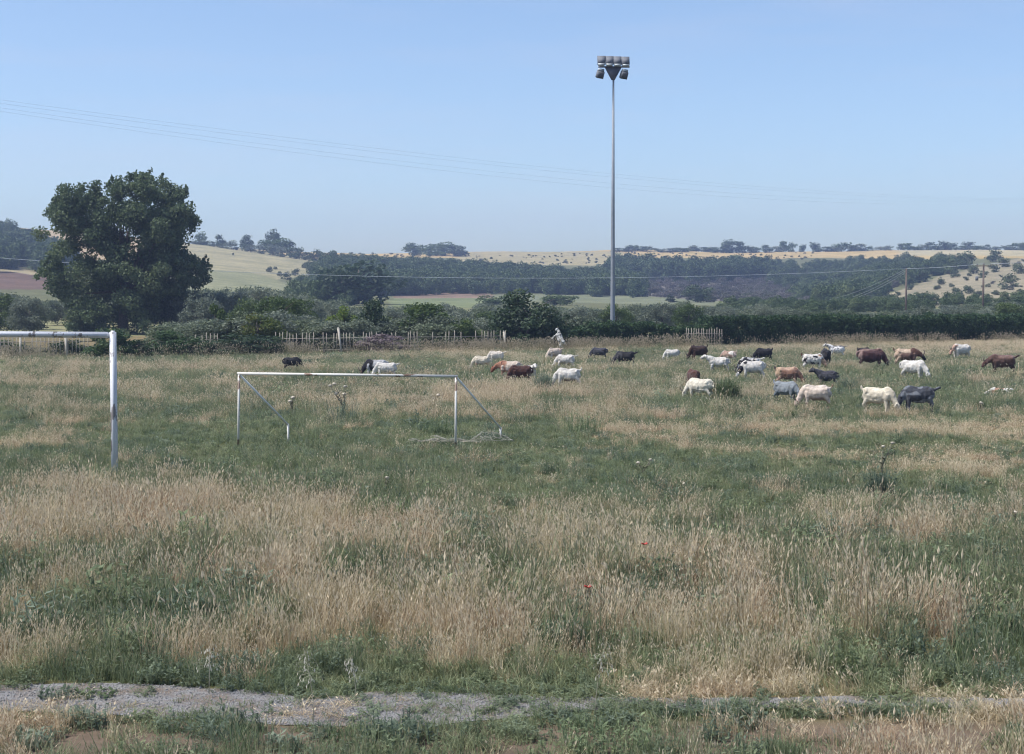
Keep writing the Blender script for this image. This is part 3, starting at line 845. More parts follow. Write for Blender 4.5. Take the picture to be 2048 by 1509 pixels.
def hedge(px0, px1, h, depth, n, name, label, off, seed, ragged=.12):
    r = np.random.default_rng(seed)
    A = line_pt(px0); B = line_pt(px1); L = (B - A).length
    C = []; Rr = []
    for t_ in np.arange(0, L, .34):
        topk = h * (1 - ragged + 2 * ragged * vnoise(np.array([t_]), np.array([0.]), 1.6, seed)[0])
        for z in np.arange(.12, topk - .1, .34):
            for d in (0, depth * .5, depth):
                if r.random() < .08: continue
                C.append((t_ + r.uniform(-.15, .15), d + r.uniform(-.18, .18), z + r.uniform(-.15, .15))); q = r.uniform(.22, .36); Rr.append((q, q, q * .9))
    for i in range(int(L * 4)):   # even top line
        t_ = r.random() * L; topk = h * (1 - ragged + 2 * ragged * vnoise(np.array([t_]), np.array([0.]), 1.6, seed)[0])
        C.append((t_, r.uniform(0, depth), topk - .2)); Rr.append((.35, .35, .25))
    V, Q, v = leaf_cloud(np.array(C), np.array(Rr), n, .17, r, .2, .5)
    mid = LINE_D * 0
    W = np.array([tuple(A)]) + V[:, :1] * np.array([tuple(LINE_D)]) + (V[:, 1:2] + off) * np.array([tuple(LINE_N)]) + np.array([[0, 0, 1]]) * np.maximum(V[:, 2:], 0.01)
    o_ = np.array([tuple((A + B) / 2)])
    me = cloud_mesh("foliage", (W - o_, Q, v))
    o = empty(name, tuple((A + B) / 2)); link("foliage", me, M['hedge'], o)
    mb = MB()
    for i in range(int(L / 1.2)):
        p = A + LINE_D * (i * 1.2 + .3) + LINE_N * (off + depth / 2) - (A + B) / 2
        mb.tube([tuple(p + Vector((0, 0, -.1))), tuple(p + Vector((.1, 0, h * .4))), tuple(p + Vector((.0, .1, h * .8)))], [.05, .04, .02], 5)
    link("stems", mb.mesh("stems"), M['bark'], o)["kind"] = "stuff"
    tag(o, label, "hedge")
hedge(1436, 2500, 2.06, 1.2, 105000, "hedge", "long tall dark green clipped hedge at right behind the goats", .9, 1)
hedge(1085, 1440, 1.45, 1.0, 27000, "hedge", "lower dark green hedge around the foot of the floodlight mast", 1.0, 2, .2)

M['fence'] = simple_mat('weathered_picket', (0.34, 0.31, 0.25), (0.22, 0.195, 0.155), 5, 0.8, 0, .2)
M['concrete'] = simple_mat('old_concrete', (0.52, 0.49, 0.42), (0.36, 0.33, 0.28), 7, 0.9, 0, .3)
def fence():
    root = empty("picket_fence", tuple(line_pt(500)))
    o = line_pt(500)
    r = random.Random(4)
    ph = 1.30
    pm = MB(); pm.box((0, 0, .62), (.045, .022, 1.24)); pm.add([(-.0225, -.011, 1.24), (.0225, -.011, 1.24), (.0225, .011, 1.24), (-.0225, .011, 1.24), (0, -.011, 1.30), (0, .011, 1.30)], [(0, 3, 5, 4), (1, 4, 5, 2)], [(0, 4, 1), (2, 5, 3)])
    pme = pm.mesh("picket"); pme.materials.append(M['fence'])
    ang = math.atan2(LINE_D.y, LINE_D.x)
    spans = [(-40, 206), (382, 436), (552, 1012), (1372, 1444)]
    for (a, b) in spans:
        A = line_pt(a); B = line_pt(b); L = (B - A).length
        n = int(L / .205)
        for i in range(n + 1):
            if r.random() < .05: continue
            if a == 552:
                px = a + (b - a) * i / n
                if 700 < px < 830 and r.random() < .35: continue
                if 830 < px < 962 and r.random() < .75: continue
            p = A + LINE_D * (i * L / n) - o
            c = link("picket", pme, None, root)
            c.location = (p.x, p.y, r.uniform(-.05, .04)); c.rotation_euler = (0, r.gauss(0, .018), ang); c.scale = (1, 1, r.uniform(.96, 1.05))
        for z in (.28, .96):
            mb = MB(); mid = (A + B) / 2 - o
            mb.box((0, 0, 0), (L + .1, .03, .045)); c = link("rail", mb.mesh("rail"), M['fence'], root)
            p = mid + LINE_N * .027
            c.location = (p.x, p.y, z); c.rotation_euler = (0, 0, ang)
    for px, tilt, hh in ((682, .13, 1.55), (133, .06, 1.25), (1012, .16, 1.25), (40, 0, 1.35)):
        p = line_pt(px) - o + LINE_N * (-.09)
        mb = MB(); mb.box((0, 0, hh / 2 - .1), (.1, .1, hh + .2)); mb.box((0, 0, hh + .03), (.1, .1, .06), None, .4)
        c = link("post", mb.mesh("post"), M['concrete'], root)
        c.location = (p.x, p.y, 0); c.rotation_euler = (0, -tilt, ang)
    tag(root, "weathered pale picket fence with gaps running behind the goats", "fence")
fence()

# ------------------------------------------------------------------ floodlight mast
M['galv'] = simple_mat('galvanised_steel', (0.24, 0.265, 0.30), (0.20, 0.225, 0.255), 3, 0.6, 0.1)
M['lamp_case'] = simple_mat('lamp_casing', (0.12, 0.13, 0.15), (0.16, 0.17, 0.19), 5, 0.8, 0.0)
M['lamp_glint'] = simple_mat('pale_glint', (0.42, 0.46, 0.48), (0.34, 0.38, 0.40), 8, 0.6, 0.3)  # pale strips at the lamps, glass glint put into their colour
M['gusset'] = simple_mat('painted_steel', (0.10, 0.105, 0.13), (0.13, 0.135, 0.16), 4, 0.55, 0.2)
def floodlight():
    base = at(1225, 697); Y = base.y
    s = F_PX / Y     # px per metre there
    root = empty("floodlight_mast", (base.x, base.y, gzf(base.x, base.y)))
    H = atY(1224, 160, Y).z
    mb = MB(); mb.tube([(0, 0, -.2), (0, 0, .02), (0, 0, H * .5), (0, 0, H)], [.165, .165, .115, .062], 16)
    link("pole", mb.mesh("pole", True), M['galv'], root)
    mb = MB(); mb.box((-.15, -.19, 1.0), (.10, .07, 1.25)); link("cable_box", mb.mesh("cable_box"), M['galv'], root)
    mb = MB(); mb.tube([(0, 0, -.02), (0, 0, .05)], [.30, .30], 12); link("base_plate", mb.mesh("base_plate"), M['galv'], root)
    # gusset plate
    x0, x1 = (1208 - 1225) / s, (1241 - 1225) / s
    zt = atY(1224, 136, Y).z; zb = H - .02
    V = [(x0, -.06, zt), (x1, -.06, zt), (.09, -.09, zb), (-.13, -.09, zb), (x0, .06, zt), (x1, .06, zt), (.09, .09, zb), (-.13, .09, zb)]
    mb = MB().add(V, [(0, 3, 2, 1), (4, 5, 6, 7), (0, 1, 5, 4), (3, 7, 6, 2), (0, 4, 7, 3), (1, 2, 6, 5)])
    link("bracket", mb.mesh("bracket"), M['gusset'], root)
    mb = MB(); mb.box(((1226 - 1225) / s, .02, atY(1224, 134.5, Y).z), (62 / s, .08, .09)); link("crossarm", mb.mesh("crossarm"), M['gusset'], root)
    from mathutils import Matrix
    def lamp(px, py, low):
        p = atY(px, py, Y) - Vector((base.x, 0, root.location.z)); p.y = -.05
        l = empty("floodlight", tuple(p)); l.parent = root
        l.rotation_euler = (R(-38 if not low else -25), R(3 if px > 1225 else -3), R(random.uniform(-8, 8)) + (R(-14) if low else 0))
        wd = 15.2 / s; ht = 17 / s
        return l, wd, ht
    for i, px in enumerate((1202.5, 1218.5, 1234.5, 1250.5)):
        p = atY(px, 122 + .5 * i, Y) - Vector((base.x, Y, root.location.z)); p.y = -.12
        rot = Matrix.Rotation(R(-28), 3, 'X')
        mb = MB(); mb.box((0, 0, 0), (.50, .20, .58), None, 1.08)
        for k in range(-4, 5): mb.box((k * .055, .12, .0), (.012, .06, .48))
        c = link("lamp_housing", mb.mesh("lamp_housing"), M['lamp_case'], root); c.location = p; c.rotation_euler = (R(-28), 0, R(-4 + 3 * i))
        mb = MB(); mb.box((0, -.115, -.02), (.44, .02, .48)); g = link("lamp_glass", mb.mesh("lamp_glass"), M['lamp_glint' if False else 'lamp_case'], c)
        mb = MB(); mb.box((0, -.02, -.35), (.40, .14, .13), None, 1.1); link("glint_strip", mb.mesh("glint_strip"), M['lamp_glint'], c)  # pale strip standing in for the bright glint under the lamp
    for i, px in enumerate((1200, 1247.5)):
        p = atY(px, 150 + 1.2 * i, Y) - Vector((base.x, Y, root.location.z)); p.y = -.12
        mb = MB(); mb.box((0, 0, 0), (.46, .30, .46), None, .95)
        for k in range(-4, 5): mb.box((k * .05, -.165, .0), (.012, .05, .40))
        c = link("lamp_housing", mb.mesh("lamp_housing"), M['lamp_case'], root); c.location = p; c.rotation_euler = (R(24), R(6), R(20))
        mb = MB(); mb.box((0, .02, .30), (.42, .14, .15), None, .9); link("glint_strip", mb.mesh("glint_strip"), M['lamp_glint'], c)
    tag(root, "tall grey floodlight mast with six lamps on top", "floodlight")
floodlight()

# ------------------------------------------------------------------ goals
def worn_paint(name, paint, rust, amount, zdark=None):
    m, t, b = mat_new(name)
    tc = t.nodes.new("ShaderNodeTexCoord").outputs["Object"]
    mp = t.nodes.new("ShaderNodeMapping"); mp.inputs["Scale"].default_value = (1, 1, .45); t.links.new(tc, mp.inputs[0])
    n1 = tex_noise(t, 5.0, 6, .62, mp.outputs[0]); n2 = tex_noise(t, 1.3, 3, .5, mp.outputs[0])
    f = math_n(t, 'ADD', math_n(t, 'MULTIPLY', n1, .65), math_n(t, 'MULTIPLY', n2, .35))
    fac = ramp(t, [(amount, (0, 0, 0)), (amount + .02, (1, 1, 1))], f).outputs[0]
    if zdark:
        sx = t.nodes.new("ShaderNodeSeparateXYZ"); t.links.new(tc, sx.inputs[0])
        zz = math_n(t, 'ADD', sx.outputs[2], math_n(t, 'MULTIPLY', n1, .9))
        low = ramp(t, [(0, (1, 1, 1)), (1, (0, 0, 0))], math_n(t, 'MULTIPLY', math_n(t, 'SUBTRACT', zz, zdark - .02), 25)).outputs[0]
        fac = math_n(t, 'MAXIMUM', fac, low)
    n3 = tex_noise(t, 30, 4, .6, tc)
    c = mixc(t, fac, mixc(t, n3, paint, tuple(.86 * q for q in paint)), mixc(t, n3, rust, tuple(.55 * q for q in rust)))
    t.links.new(c, b.inputs["Base Color"]); b.inputs["Roughness"].default_value = .55
    return m
M['goal_big'] = worn_paint('worn_white_paint', (.66, .68, .72), (.28, .26, .26), .54)
M['goal_small'] = worn_paint('rusty_white_paint', (.60, .59, .55), (.19, .12, .085), .535, .85)
M['goal_brace'] = worn_paint('brightened_white_paint', (.78, .79, .78), (.42, .36, .32), .62)  # white lifted on the braces to make up for grazing sunlight
M['goal_bar'] = worn_paint('chipped_white_paint', (.62, .61, .57), (.24, .15, .105), .54)
def big_goal():
    b = at(229.5, 945); Y = b.y
    top = atY(226, 660, Y).z
    o = empty("football_goal", (b.x, b.y, gzf(b.x, b.y)))
    th = .112
    def bar(nm, L, axis):
        bm = bmesh.new(); bmesh.ops.create_cube(bm, size=1)
        for v in bm.verts:
            v.co.x *= L if axis == 'X' else th; v.co.y *= th; v.co.z *= L if axis == 'Z' else th
        bmesh.ops.bevel(bm, geom=bm.edges[:], offset=.026, segments=3, affect='EDGES')
        me = bpy.data.meshes.new(nm); bm.to_mesh(me); bm.free()
        for p in me.polygons: p.use_smooth = True
        return me
    L = 7.32
    p = link("post", bar("post", top + .3, 'Z'), M['goal_big'], o); p.location = (0, 0, (top - .3) / 2)
    q = link("post", bar("post", top + .3, 'Z'), M['goal_big'], o); q.location = (-L - th, .35, (top - .3) / 2)
    c = link("crossbar", bar("crossbar", L - .0, 'X'), M['goal_big'], o); c.location = (-L / 2 - th / 2 - .003, .17, top - th / 2 - .004); c.rotation_euler = (0, R(0.3), -math.atan2(.35, L))
    tag(o, "large white football goal with worn paint at the left edge", "goal")
big_goal()
def small_goal():
    fl = at(476, 897); fr = at(911, 903)
    tl = atY(478, 747.5, fl.y); tr = atY(912, 753, fr.y)
    bl = at(577, 884); br = at(1002, 880)
    ml = atY(576, 850, bl.y); mr = atY(1001, 857, br.y)
    o = empty("training_goal", ((fl.x + fr.x) / 2, (fl.y + fr.y) / 2, gzf((fl.x + fr.x) / 2, fl.y)))
    def pipe(nm, a, b, r_, mat):
        a = Vector(a); b = Vector(b); d = b - a
        mb = MB(); mb.tube([(0, 0, 0), (0, 0, d.length)], [r_, r_], 12)
        c = link(nm, mb.mesh(nm, True), M[mat], o); c.location = a - o.location; c.rotation_euler = d.to_track_quat('Z', 'Y').to_euler()
    dn = Vector((0, 0, -.2))
    pipe("post", fl + dn, tl, .025, 'goal_small'); pipe("post", fr + dn, tr, .025, 'goal_small')
    e = (tr - tl).normalized() * .033
    pipe("crossbar", tl - e, tr + e, .029, 'goal_bar')
    up = Vector((0, 0, -.01))
    pipe("side_brace", tl + up, ml, .023, 'goal_brace'); pipe("side_brace", tr + up, mr, .023, 'goal_brace')
    pipe("back_post", bl + dn, ml + Vector((0, 0, .02)), .026, 'goal_bar'); pipe("back_post", br + dn, mr + Vector((0, 0, .02)), .026, 'goal_bar')
    tag(o, "small rusty white tubular goal without net in the meadow", "goal")
    # fallen net
    r = np.random.default_rng(8)
    A = at(812, 893); B = at(1026, 893)
    mb = MB()
    hp = lambda t_: .04 + .20 * math.exp(-((t_ - .80) / .13) ** 2) + .06 * math.exp(-((t_ - .30) / .10) ** 2) + .03 * math.sin(t_ * 30)
    dp = lambda t_: .12 + .30 * math.exp(-((t_ - .80) / .15) ** 2)
    for k in range(75):
        t0 = r.random(); t1 = min(1, t0 + r.uniform(.08, .25)) if r.random() < .6 else max(0, t0 - .1)
        pts = []
        ph = r.uniform(0, 6.28)
        yy = r.uniform(-1, 1); zz = r.random()
        for i in range(7):
            t_ = t0 + (t1 - t0) * i / 6
            p = A.lerp(B, t_); zz = np.clip(zz + r.normal() * .18, 0, 1); yy = np.clip(yy + r.normal() * .25, -1, 1)
            pts.append((p.x, p.y + yy * dp(t_), gzf(p.x, p.y) + .1 + hp(t_) * zz))
        mb.tube(pts, [.006] * 7, 4)
    me = mb.mesh("goal_net")
    c0 = (A + B) / 2
    for v in me.vertices: v.co = v.co - c0
    n_ = link("goal_net", me, simple_mat('net_cord', (.34, .34, .28), (.26, .25, .20), 5, .9)); n_.location = c0
    tag(n_, "crumpled pale goal net lying in the grass beside the small goal", "net")
small_goal()

# ------------------------------------------------------------------ power lines
M['wire'] = simple_mat('aluminium_wire', (.40, .42, .46), (.36, .38, .42), 2, .5, .2)
M['wire_light'] = simple_mat('insulated_cable', (.36, .40, .45), (.32, .36, .40), 2, .6)
M['wood_pole'] = simple_mat('creosoted_pole', (.15, .115, .095), (.11, .085, .07), 4, .9, 0, .3)
def wire(pts, rad, name, label, mat, group=None):
    mb = MB(); mb.tube(pts, [rad] * len(pts), 5)
    o = link(name, mb.mesh(name, True), M[mat]); tag(o, label, "wire", group)
def sky_wires():
    for i, (y0, y1, y2) in enumerate(((200, 325, 398), (207, 332, 400), (216, 345, 402), (223, 354, 405))):
        A = atY(0, y0, 150); Bm = atY(1024, y1 + 2, 206); Cc = atY(2048, y2, 332)
        # quadratic through three points, by horizontal travel
        s = np.array([0, (Bm - A).xy.length, (Cc - A).xy.length]); cz = np.polyfit(s, [A.z, Bm.z, Cc.z], 2)
        d = (Cc - A); d.z = 0; d.normalize(); pts = []
        for q in np.linspace(-90, s[2] + 130, 44):
            pts.append((A.x + d.x * q, A.y + d.y * q, float(np.polyval(cz, q))))
        wire(pts, .008, "overhead_wire", ["topmost", "second from top", "third from top", "lowest"][i] + " of four thin power lines crossing the sky", 'wire', "power lines crossing the sky")
sky_wires()
def low_line():
    def pole(px, ytop, Y, label, arm):
        X = (px - CX) / F_PX * Y; g = gzf(X, Y); zt = atY(px, ytop, Y).z
        o = empty("utility_pole", (X, Y, g)); tag(o, label, "utility pole", "utility poles behind the hedge")
        mb = MB(); mb.tube([(0, 0, -.5), (0, 0, zt - g)], [.16, .11], 10); link("pole", mb.mesh("pole", True), M['wood_pole'], o)
        if arm:
            mb = MB(); mb.box((0, -.14, zt - g - .35), (2.0, .09, .10)); link("crossarm", mb.mesh("crossarm"), M['wood_pole'], o)
            for q in (-.9, 0, .9):
                mb = MB(); mb.tube([(q, -.14, zt - g - .30), (q, -.14, zt - g - .18), (q, -.14, zt - g - .05)], [.03, .07, .05], 8); link("insulator", mb.mesh("insulator", True), M['lamp_case'], o)
            mb = MB(); mb.box((-.9, -.1, zt - g - 2.0), (.35, .2, .55)); link("switch_box", mb.mesh("switch_box"), M['lamp_case'], o)
        return Vector((X, Y, zt - .05))
    p1 = pole(1811, 537, 205, "wooden utility pole above the hedge, left of two", False)
    p2 = pole(1965, 527, 198, "wooden utility pole with crossarm above the hedge, right of two", True)
    p0 = atY(-500, 470, 205); p3 = atY(2300, 508, 190)
    def span(a, b, sag, off, n=24):
        return [tuple(a.lerp(b, i / n) + Vector((0, 0, -4 * sag * (i / n) * (1 - i / n))) + Vector(off)) for i in range(n + 1)]
    pts = span(p0, p1, 3.2, (0, -.17, 0))
    wire(pts, .026, "overhead_wire", "pale cable sagging across the hillside to the left utility pole", 'wire_light')
    wire(span(p1, p2, .12, (0, -.17, 0)), .024, "overhead_wire", "pale cable between the two wooden utility poles", 'wire_light')
    wire(span(p2, p3, .2, (.9, -.14, -.02)), .03, "overhead_wire", "cable leaving the right utility pole towards the picture edge", 'wire')
    for i, (ex, ey) in enumerate(((1660, 600), (1675, 604), (1690, 603))):
        e = atY(ex, ey, 280)
        wire(span(p1 + Vector((0, 0, -.1 - .25 * i)), e, .5, (-.17, .1, 0)), .022, "overhead_wire", ["upper", "middle", "lower"][i] + " of three thin cables falling left from the left utility pole", 'wire')
low_line()

# ------------------------------------------------------------------ goats
def coat_material():
    m, t, b = mat_new("goat_coat")
    c = attr(t, "coat").outputs["Color"]
    tc = t.nodes.new("ShaderNodeTexCoord").outputs["Object"]
    mp = t.nodes.new("ShaderNodeMapping"); mp.inputs["Scale"].default_value = (1, 1, .3); t.links.new(tc, mp.inputs[0])
    n1 = tex_noise(t, 45, 4, .6, mp.outputs[0]); n2 = tex_noise(t, 7, 4, .6, tc)
    c = mixc(t, .7, c, ramp(t, [(.3, (.58, .54, .50)), (.7, (1.2, 1.2, 1.2))], n2).outputs[0], 'MULTIPLY')
    c = mixc(t, .4, c, ramp(t, [(.3, (.65, .65, .65)), (.7, (1.25, 1.25, 1.25))], n1).outputs[0], 'MULTIPLY')
    t.links.new(c, b.inputs["Base Color"]); b.inputs["Roughness"].default_value = .85; b.inputs["Specular IOR Level"].default_value = .15
    b.inputs["Sheen Weight"].default_value = .15
    bp = t.nodes.new("ShaderNodeBump"); bp.inputs["Strength"].default_value = .5; bp.inputs["Distance"].default_value = .02
    t.links.new(n1, bp.inputs["Height"]); t.links.new(bp.outputs[0], b.inputs["Normal"])
    return m
M['coat'] = coat_material()
M['horn'] = simple_mat('horn', (.16, .13, .10), (.10, .085, .07), 14, .5)
WHITE = (.56, .545, .51); CREAM = (.56, .51, .41); TAN = (.40, .29, .20); BROWN = (.13, .062, .045); DBROWN = (.055, .032, .028); BLACK = (.018, .018, .022)
GREY = (.17, .18, .20); BLUE = (.20, .225, .245); CHAR = (.045, .048, .058); BEIGE = (.54, .46, .39); RED = (.24, .12, .07); LGREY = (.36, .37, .39); PINK = (.58, .46, .38)

GOATS = []
def goat(px, yb, ht_px, yaw, pose, coat, label, horns=True, tail='up', bulk=1.0, size=None, hyaw=0.0, walk=0.0, seed=0, udder=False, dy=0.0):
    GOATS.append(dict(px=px, yb=yb, ht=ht_px, yaw=yaw, pose=pose, coat=coat, label=label, horns=horns, tail=tail, bulk=bulk, hyaw=hyaw, walk=walk, seed=seed, udder=udder, size=size))

def goat_skeleton(g):
    """polylines with radii in metres, x forward, withers about 0.74 m"""
    r = random.Random(g['seed'] * 13 + 5)
    b = g['bulk']; wk = g['walk']; pose = g['pose']
    seg = []
    seg.append(('trunk', [(-.42, 0, .590), (-.385, 0, .570), (-.29, 0, .545), (-.15, 0, .515), (.02, 0, .505), (.17, 0, .525), (.28, 0, .560), (.36, 0, .580), (.41, 0, .59)],
                [(.05, .07), (.125 * b, .155), (.165 * b, .205), (.185 * b, .215 * b), (.188 * b, .217 * b), (.165 * b, .205), (.132, .185), (.092, .13), (.05, .07)]))
    seg.append(('trunk', [(-.40, 0, .665), (-.27, 0, .715), (-.05, 0, .690), (.15, 0, .700), (.27, 0, .745), (.34, 0, .70)], [(.05, .05), (.062, .045), (.055, .05), (.055, .055), (.05, .04), (.05, .05)]))
    for sd in (-1, 1):
        seg.append(('trunk', [(-.31, sd * .06, .690), (-.29, sd * .115, .655), (-.27, sd * .135, .60)], [(.045, .04), (.05, .05), (.05, .06)]))
    hy = g['hyaw']; c, s = math.cos(hy), math.sin(hy)
    def hd(x, z, y=0):   # head/neck plane turned sideways about the shoulder
        dx = x - .34
        return (.34 + dx * c - y * s, dx * s + y * c, z)
    if pose == 'graze': nk = [(.28, .60), (.38, .53), (.48, .40), (.53, .30)]; hdv = [(.515, .335), (.56, .255), (.595, .14), (.605, .065)]
    elif pose == 'lie': nk = [(.28, .62), (.38, .62), (.46, .58), (.52, .55)]; hdv = [(.50, .58), (.58, .54), (.67, .48), (.71, .46)]
    elif pose == 'low': nk = [(.28, .62), (.41, .60), (.52, .54), (.58, .49)]; hdv = [(.56, .52), (.63, .455), (.70, .36), (.725, .315)]
    elif pose == 'level': nk = [(.28, .62), (.40, .69), (.50, .75), (.56, .78)]; hdv = [(.53, .80), (.62, .785), (.73, .72), (.77, .69)]
    else: nk = [(.28, .62), (.38, .74), (.45, .86), (.49, .93)]; hdv = [(.46, .95), (.55, .96), (.67, .90), (.71, .87)]
    seg.append(('neck', [hd(*p) for p in nk], [(.11, .16), (.085, .125), (.068, .095), (.060, .075)]))
    seg.append(('head', [hd(*p) for p in hdv], [(.056, .066), (.066, .082), (.049, .058), (.040, .045)]))
    hx, hz = hdv[1]; dirx = hdv[2][0] - hdv[1][0]; dirz = hdv[2][1] - hdv[1][1]; L = math.hypot(dirx, dirz); dirx /= L; dirz /= L
    px_, pz_ = hdv[0]
    for sd in (-1, 1):
        b0 = hd(px_ + dirx * .03 - dirz * .04, pz_ + dirz * .03 + dirx * .04, sd * .045)
        b1 = hd(px_ + dirx * .02 - dirz * .03, pz_ + dirz * .02 + dirx * .03 - .02, sd * .125)
        b2 = hd(px_ + dirx * .05 - dirz * .01, pz_ + dirz * .05 + dirx * .01 - .06, sd * .180)
        seg.append(('ear', [b0, b1, b2], [(.020, .018), (.030, .016), (.012, .010)]))
    for sd in (-1, 1):
        sw = wk * sd * r.uniform(.6, 1.1)
        seg.append(('fleg', [(.27, sd * .085, .56), (.265 + sw * .03, sd * .092, .40), (.275 + sw * .09, sd * .088, .235), (.270 + sw * .13, sd * .086, .075), (.285 + sw * .14, sd * .086, .0)],
                    [(.068, .09), (.054, .064), (.039, .041), (.032, .033), (.037, .040)]))
        sw = -wk * sd * r.uniform(.6, 1.1)
        seg.append(('hleg', [(-.30, sd * .085, .57), (-.245 + sw * .03, sd * .105, .43), (-.375 + sw * .09, sd * .095, .27), (-.350 + sw * .13, sd * .092, .075), (-.335 + sw * .14, sd * .092, .0)],
                    [(.08, .125), (.066, .090), (.042, .046), (.033, .035), (.037, .040)]))
    if g['tail'] == 'up': tp = [(-.41, 0, .65), (-.46, 0, .71), (-.475, 0, .765), (-.465, 0, .80)]
    elif g['tail'] == 'out': tp = [(-.42, 0, .65), (-.49, 0, .69), (-.56, 0, .72), (-.61, 0, .715)]
    else: tp = [(-.42, 0, .65), (-.475, 0, .65), (-.50, 0, .57), (-.495, 0, .47)]
    seg.append(('tail', tp, [(.036, .036), (.036, .03), (.042, .028), (.030, .020)]))
    if g['udder']: seg.append(('belly', [(-.24, 0, .42), (-.25, 0, .34), (-.25, 0, .29)], [(.08, .09), (.075, .08), (.03, .03)]))
    if pose == 'rear':      # front quarters swung up about the hips, fore hooves propped on the bush
        out = []
        a = R(60); ca, sa = math.cos(a), math.sin(a)
        def rot(p): 
            x, y, z = p; dx, dz = x + .28, z - .52
            return (-.28 + dx * ca - dz * sa, y, .60 + dx * sa + dz * ca)
        for nme, P, rr in seg:
            if nme == 'hleg':
                sd = 1 if P[0][1] > 0 else -1
                P = [(-.30, sd * .085, .62), (-.17, sd * .105, .46), (-.34, sd * .1, .28), (-.30 , sd * .1, .08), (-.28, sd * .1, 0)]
            elif nme == 'fleg':
                sd = 1 if P[0][1] > 0 else -1
                q = rot((.27, sd * .085, .52)); P = [q, (q[0] + .12, q[1], q[2] - .02), (q[0] + .30, q[1], q[2] - .10), (q[0] + .44, q[1], q[2] - .24), (q[0] + .47, q[1], q[2] - .29)]
            elif nme in ('neck', 'head', 'ear'):
                q0 = rot((.34, 0, .62)); P = [(q0[0] + (p[0] - .34) * .85 - .06, p[1], q0[2] + (p[2] - .62) * .8) for p in P]
                if nme == 'neck': P[0] = rot((.26, 0, .58))
            else: P = [rot(p) for p in P]
            out.append((nme, P, rr))
        seg = out
    if pose == 'lie':
        out = []
        for nme, P, rr in seg:
            if nme == 'fleg': P = [(.27, P[0][1] * 1.1, .20), (.30, P[0][1] * 1.5, .10), (.45, P[0][1] * 1.5, .05), (.33, P[0][1] * 1.4, .035), (.26, P[0][1] * 1.4, .03)]
            elif nme == 'hleg': P = [(-.28, P[0][1] * 1.2, .2), (-.10, P[0][1] * 1.9, .14), (-.28, P[0][1] * 2.1, .05), (-.12, P[0][1] * 2.1, .035), (-.05, P[0][1] * 2.1, .03)]
            else: P = [(p[0], p[1], p[2] - .345) for p in P]
            out.append((nme, P, rr))
        seg = out
    return seg, (px_, pz_, dirx, dirz, hd)

SEGN = ['trunk', 'neck', 'head', 'ear', 'fleg', 'hleg', 'tail', 'belly']
def coat_colors(V, seg, g):
    """coat colour per vertex from the nearest body region and the goat's own markings"""
    n = len(V); best = np.full(n, 1e9); sid = np.zeros(n, int)
    for nme, P, rr in seg:
        P = np.array(P)
        for i in range(len(P) - 1):
            a, b = P[i], P[i + 1]; ab = b - a
            t_ = np.clip(((V - a) @ ab) / (ab @ ab), 0, 1)
            d = np.linalg.norm(V - a - t_[:, None] * ab, axis=1)
            ra = np.mean(rr[i]); rb = np.mean(rr[i + 1])
            d = d / (ra + (rb - ra) * t_)
            m_ = d < best; best[m_] = d[m_]; sid[m_] = SEGN.index(nme)
    c = g['coat']; base = c['body']; sd = g['seed'] * 3.7 + 1
    nz = np.array([mnoise.noise(Vector((v[0] * 5 + sd, v[1] * 5, v[2] * 5 - sd))) for v in V])
    nz2 = np.array([mnoise.noise(Vector((v[0] * 11 - sd, v[1] * 11, v[2] * 11 + sd))) for v in V])
    C = np.tile(np.array(base), (n, 1))
    x, z = V[:, 0], V[:, 2]
    def blend(mask, col):
        m_ = np.clip(mask, 0, 1)[:, None]; C[:] = C * (1 - m_) + np.array(col) * m_
    tr = np.isin(sid, [0, 7])
    if 'back' in c: blend((z + nz * .06 - c.get('back_z', .62)) * 14 * tr, c['back'])
    if 'belly' in c: blend(((c.get('belly_z', .43)) - z + nz * .05) * 16 * tr, c['belly'])
    if 'fore' in c: blend((x - c.get('fore_x', .12) + nz * .08) * 16 * np.isin(sid, [0, 1, 2, 3, 7]), c['fore'])
    if 'rump' in c: blend((c.get('rump_x', -.2) - x + nz * .08) * 16 * np.isin(sid, [0, 5, 6, 7]), c['rump'])
    if 'neck' in c: blend((sid == 1) * 1.0, c['neck'])
    if 'head' in c: blend(np.isin(sid, [2, 3]) * 1.0, c['head'])
    if 'ear' in c: blend((sid == 3) * 1.0, c['ear'])
    if 'leg' in c: blend(np.isin(sid, [4, 5]) * np.clip((.46 - z) * 12 + nz * .5, 0, 1), c['leg'])
    if 'foot' in c: blend(np.isin(sid, [4, 5]) * np.clip((.24 - z) * 14 + nz, 0, 1), c['foot'])
    if 'tail' in c: blend((sid == 6) * 1.0, c['tail'])
    if 'spots' in c: blend((nz2 - c.get('spot_t', .22)) * 14, c['spots'])
    if 'patch' in c: blend((nz - c.get('patch_t', .08)) * 10, c['patch'])
    blend(np.isin(sid, [4, 5]) * np.clip((.045 - z) * 60, 0, 1), (.05, .045, .04))   # hooves
    return C

